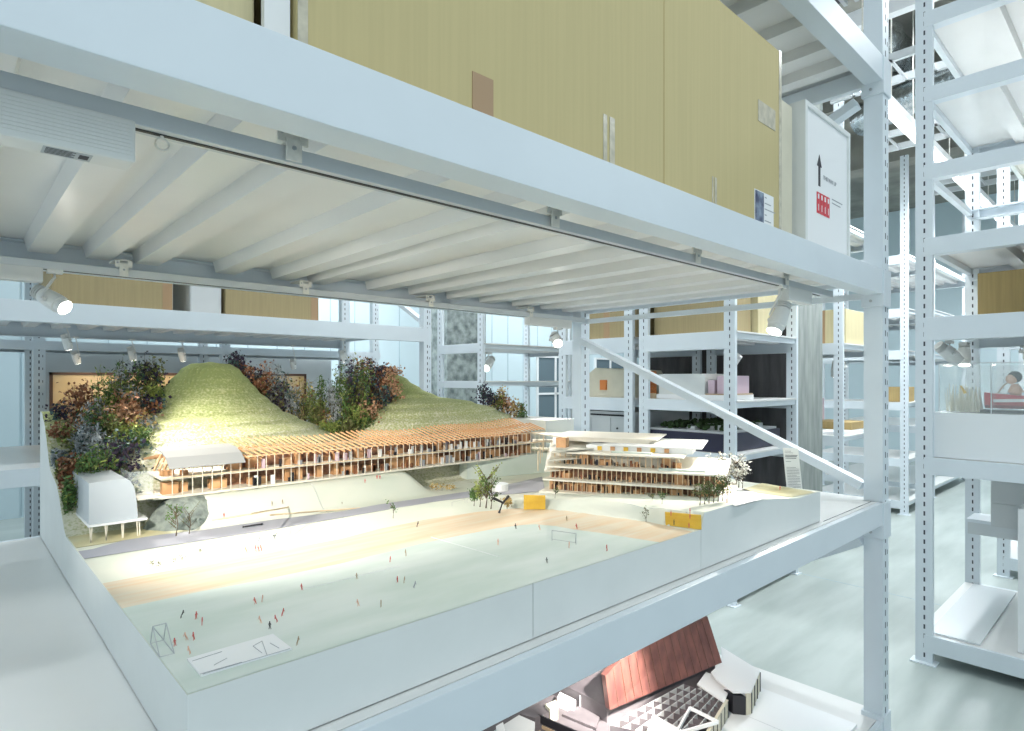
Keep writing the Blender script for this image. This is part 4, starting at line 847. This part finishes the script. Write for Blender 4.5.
RB = [(236, 2.42, 352, 'dark', .02), (243, 2.42, 360, 'rust'), (252, 2.43, 366, 'dark'), (262, 2.43, 372, 'olive'), (268, 2.43, 360, 'rust', .03), (276, 2.42, 358, 'silver'), (284, 2.42, 378, 'olive'), (292, 2.40, 385, 'silver'), (299, 2.42, 375, 'yellow'), (305, 2.40, 388, 'olive'),
      (312, 2.40, 380, 'lime'), (318, 2.38, 400, 'lime'), (322, 2.42, 375, 'fine'), (330, 2.42, 378, 'silver'), (330, 2.3, 408, 'yellow'), (337, 2.42, 374, 'fine'), (345, 2.42, 368, 'fine'), (352, 2.43, 372, 'teal'), (356, 2.44, 358, 'dark'), (364, 2.44, 356, 'rust'),
      (372, 2.44, 354, 'rust'), (380, 2.44, 362, 'dark'), (388, 2.43, 366, 'peach'), (392, 2.40, 384, 'peach'), (384, 2.38, 388, 'dark'), (350, 2.3, 398, 'peach'), (360, 2.3, 395, 'fine'), (370, 2.3, 400, 'silver'), (378, 2.28, 408, 'yellow'), (386, 2.28, 414, 'olive'),
      (340, 2.28, 405, 'fine'), (366, 2.2, 412, 'fine'), (348, 2.2, 415, 'olive'), (330, 2.22, 420, 'lime'), (357, 2.36, 380, 'dark'), (376, 2.4, 374, 'silver'), (322, 2.32, 395, 'olive'), (280, 2.4, 374, 'dark'), (256, 2.4, 376, 'rust')]
RB += [(342, 2.27, 362, 'fine'), (350, 2.28, 356, 'dark'), (358, 2.27, 352, 'olive'), (364, 2.25, 364, 'fine'), (372, 2.26, 354, 'dark'), (380, 2.27, 358, 'rust'), (388, 2.26, 364, 'peach'), (390, 2.24, 380, 'peach'), (382, 2.22, 385, 'teal'), (345, 2.22, 385, 'fine'), (356, 2.22, 400, 'lime'), (368, 2.2, 398, 'peach'), (334, 2.25, 378, 'silver')]
for b in RB: bushpx(*b)
for b in ((484, 2.35, 380, 'dark', .02), (488, 2.30, 388, 'dark', .02), (494, 2.35, 392, 'yellow', .03), (502, 2.30, 386, 'yellow', .03), (508, 2.28, 394, 'peach', .03), (514, 2.25, 396, 'yellow', .03), (522, 2.22, 400, 'fine', .02), (498, 2.3, 388, 'olive', .02)): bushpx(*b)
# ------------------------------------------------------------------ caption card behind the model
t = thing('caption_card', (2.33, 0.95, 1.001), 'tall tilted white caption card with small black print behind the model', 'card')
a0, a1, b1, b0 = Vector((2.318, .962, 1.002)), Vector((2.352, .918, 1.002)), Vector((2.332, .935, 1.245)), Vector((2.300, .978, 1.245))
nv = (a1-a0).cross(b0-a0).normalized()
if nv.x > 0: nv = -nv
MB().extr([a0, a1, b1, b0], nv*-.003).build('card', 'paper', t)
mb = MB()
def onc(u, v, o=.0006): return a0.lerp(a1, u).lerp(b0.lerp(b1, u), v)+nv*o
for k, (v, u1) in enumerate([(.95, .5), (.925, .62), (.885, .9), (.865, .85), (.84, .8), (.79, .45)]+[(.70-i*.024, .92-.2*((i*7) % 5 == 0)) for i in range(26)]):
    th = .008 if 2 <= k <= 4 else .004
    mb.extr([onc(.10, v), onc(u1, v), onc(u1, v+th), onc(.10, v+th)], nv*.0004)
mb.build('print', 'ink', t)
tk = MB().box(1.98, 2.16, 1.10, 1.26, 1.103, 1.104); mb = MB()
for i in range(17):
    a = i*math.pi/8; b = (i+1)*math.pi/8
for z in (1.135, 1.150): mb.tube([(2.12+.03*math.cos(i*math.pi/10), 1.16+.05*math.sin(i*math.pi/10), z) for i in range(21)], .0012, 5)
for i in range(10): mb.tube([(2.12+.03*math.cos(i*.628), 1.16+.05*math.sin(i*.628), 1.104), (2.12+.03*math.cos(i*.628), 1.16+.05*math.sin(i*.628), 1.15)], .001, 4)
mb.build('wire_pavilion', 'tan', site)
# ------------------------------------------------------------------ copper roofed model on the lowest shelf
zt = 0.112
cmod = thing('copper_roof_model', (2.2, 1.3, zt), 'model with a large reddish copper roof and white buildings on the lowest shelf', 'architectural model')
MB().box(0.6, 2.668, 0.84, 2.3, zt, zt+.012).build('base_board', 'white', cmod, bevel=.001)
MB().box(2.40, 2.402, .84, 1.3, zt+.012, zt+.0126).build('board_seam', 'lightgrey', cmod)
q = zt+.012
bl, br = U(610, 710, .20), U(722, 662.5, .22); tr_, tl_, ml = U(707.5, 616.5, .42), U(623, 657, .38), U(605.5, 676, .33)
rf = MB().extr([bl, br, tr_, tl_, ml], Vector((.01, .03, -.004))).build('copper_roof', 'copper', cmod)
mb = MB(); nv2 = (br-bl).cross(tl_-bl).normalized(); nv2 = nv2 if nv2.y < 0 else -nv2
for i in range(1, 15):
    u = i/15; a = bl.lerp(br, u); tp = ml.lerp(tl_, u/.16) if u < .16 else tl_.lerp(tr_, (u-.16)/.84)
    mb.bar(a+nv2*.0004, tp+nv2*.0004, .0016, .0016)
mb.build('roof_seam', 'bronze', rf)
bw = MB(); bw.extr([Vector((bl.x+.02, bl.y+.03, q)), Vector((br.x, br.y+.03, q)), br+Vector((0, .035, -.005)), tr_+Vector((0, .05, -.03)), tl_+Vector((.02, .05, -.03)), bl+Vector((.02, .035, -.005))], (0, .5, 0)); bw.build('body', 'plaza', cmod)
# white wing
wg = [U(px, py, .2146) for px, py in ((721, 646.5), (760, 670.5), (751, 692), (733, 692), (717, 680), (711, 672), (722, 662))]
wr = MB().prism([(p.x, p.y) for p in wg], .2086, .2146).build('white_wing_roof', 'white', cmod)
mb = MB(); A1, A2, A3 = wg[1], wg[2], wg[3]
mb.extr([(A1.x, A1.y, q), (A2.x, A2.y, q), (A2.x, A2.y, .2086), (A1.x, A1.y, .2086)], (-.006, .0, 0)); mb.extr([(A2.x, A2.y, q), (A2.x-.02, A2.y+.008, q), (A2.x-.02, A2.y+.008, .2086), (A2.x, A2.y, .2086)], (0, .006, 0))
mb.build('wing_wall', 'cream', wr)
for k in (.02, .35, .65, .97): p_ = A1.lerp(A2, k); MB().box(p_.x-.001, p_.x+.003, p_.y-.003, p_.y+.001, q, .2086).build('wall_gap', 'black', wr)
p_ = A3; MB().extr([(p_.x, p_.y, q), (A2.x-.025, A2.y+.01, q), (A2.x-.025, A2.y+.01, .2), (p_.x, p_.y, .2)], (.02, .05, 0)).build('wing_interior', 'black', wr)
# grid-roofed block: egg crate of partitions seen from above
gz = .19; G = [U(px, py, gz) for px, py in ((697, 684), (733, 692), (716, 720), (640, 760), (608, 745), (625, 716))]
c0_, c1_, c2_, c3_ = U(684, 684, gz), U(727, 700, gz), U(700, 745, gz), U(610, 725, gz)
fr = MB().prism([(p.x, p.y) for p in (c0_, c1_, c2_, c3_)], q, q+.02).build('grid_block', 'cream', cmod)
mb = MB(); NN = 7
for i in range(NN+1):
    a = c0_.lerp(c1_, i/NN); b = c3_.lerp(c2_, i/NN); mb.bar((a.x, a.y, .16), (b.x, b.y, .16), .003, .06)
mb.build('partition', 'lightgrey', fr)
mb = MB(); NN = 9
for i in range(NN+1):
    a = c0_.lerp(c3_, i/NN); b = c1_.lerp(c2_, i/NN); mb.bar((a.x, a.y, .165), (b.x, b.y, .165), .003, .05)
mb.build('cross_partition', 'plaza', fr)
mb = MB(); mb.bar((c1_.x, c1_.y, .155), (c2_.x, c2_.y, .155), .012, .075); mb.build('outer_wall', 'cream', fr)
for i in range(7):
    p_ = c1_.lerp(c2_, (i+.3)/7); MB().bar((p_.x+.008, p_.y-.004, q), (p_.x+.008, p_.y-.004, .19), .004, .004).build('wall_gap', 'black', fr)
mb = MB().prism([(p.x, p.y) for p in (U(697, 684, .196), U(706, 672, .196), U(733, 681, .196), U(724, 702, .196))], .190, .196); mb.build('flat_roof', 'white', cmod)
# sharp white roofs at the bottom edge
def shed(l, z0_, zz, name='white_roof_block', m='white'):
    mb = MB(); P4 = [U(px, py, z) for (px, py), z in zip(l, zz)]; n = len(P4)
    mb.add([(p.x, p.y, z0_) for p in P4]+P4, [tuple(range(n))[::-1], tuple(range(n, 2*n))]+[(i, (i+1) % n, n+(i+1) % n, n+i) for i in range(n)]); return mb.build(name, m, cmod)
shed([(653, 714), (684, 731), (684, 760), (636, 760)], q, [.22, .20, .2, .2])
mb = MB(); tri = [U(690, 708, .215), U(718, 722, .205), U(676, 734, .205)]
for a, b in ((0, 1), (1, 2), (2, 0)): mb.bar(tri[a], tri[b], .008, .012)
mb.build('triangle_frame', 'white', cmod)
# dark plaza, steps and small white walls at the left
def low(l, m, name, z=.131, th=.004): return MB().prism([(p.x, p.y) for p in [U(px, py, z) for px, py in l]], z-th, z).build(name, m, cmod)
low([(480, 731), (560, 676), (606, 648), (612, 740), (520, 800), (440, 780)], 'plaza', 'plaza', .129)
low([(598, 660), (606, 676), (609, 700), (586, 690)], 'tan', 'brown_terrace', .134)
mb = MB()
for i in range(7):
    a, b = U(545-i*3, 722+i*5, .142), U(583-i*3, 739+i*5, .142); mb.bar(a, b, .004, .012)
mb.build('bench_slats', 'tan', cmod)
for l, zz, m in ((((487, 735), (519, 715), (535, 722), (533, 745)), [.2, .2, .2, .2], 'lightgrey'), (((496, 726), (503, 722), (505, 730), (497, 734)), [.215]*4, 'white'),
                 (((520, 714), (545, 699), (556, 709), (535, 718)), [.165]*4, 'plaza'), (((545, 704), (556, 700), (558, 707), (550, 709)), [.18]*4, 'cream'),
                 (((560, 692), (576, 700), (574, 705), (557, 698)), [.165]*4, 'white'), (((574, 688), (584, 683), (590, 692), (580, 696)), [.185]*4, 'white'), (((586, 680), (594, 676), (597, 688), (589, 690)), [.185]*4, 'white'),
                 (((592, 676), (606, 666), (606, 684), (597, 688)), [.15]*4, 'black'), (((562, 714), (582, 704), (600, 716), (596, 728)), [.14]*4, 'plaza')):
    shed(l, q, zz, 'small_block', m)
mb = MB(); a, b = U(538, 718, .15), U(590, 741, .15); mb.bar(a, b, .006, .03); mb.build('dark_wall', 'black', cmod)
sl = bpy.data.lights.new('shelf_spot', 'SPOT'); sl.energy = 36; sl.color = (1, .9, .8); sl.spot_size = 1.2; sl.spot_blend = .8; sl.shadow_soft_size = .02
so = bpy.data.objects.new('shelf_spot', sl); C.objects.link(so); so.location = (1.35, 1.0, .86); so.rotation_mode = 'QUATERNION'; so.rotation_quaternion = (Vector((1.9, 1.45, .25))-so.location).to_track_quat('-Z', 'Y')

sl = bpy.data.lights.new('shelf_spot', 'SPOT'); sl.energy = 190; sl.color = (1, .92, .84); sl.spot_size = .6; sl.spot_blend = .8; sl.shadow_soft_size = .02
so = bpy.data.objects.new('shelf_spot', sl); C.objects.link(so); so.location = (1.80, 1.02, .82); so.rotation_mode = 'QUATERNION'; so.rotation_quaternion = (Vector((1.95, 1.49, .28))-so.location).to_track_quat('-Z', 'Y')
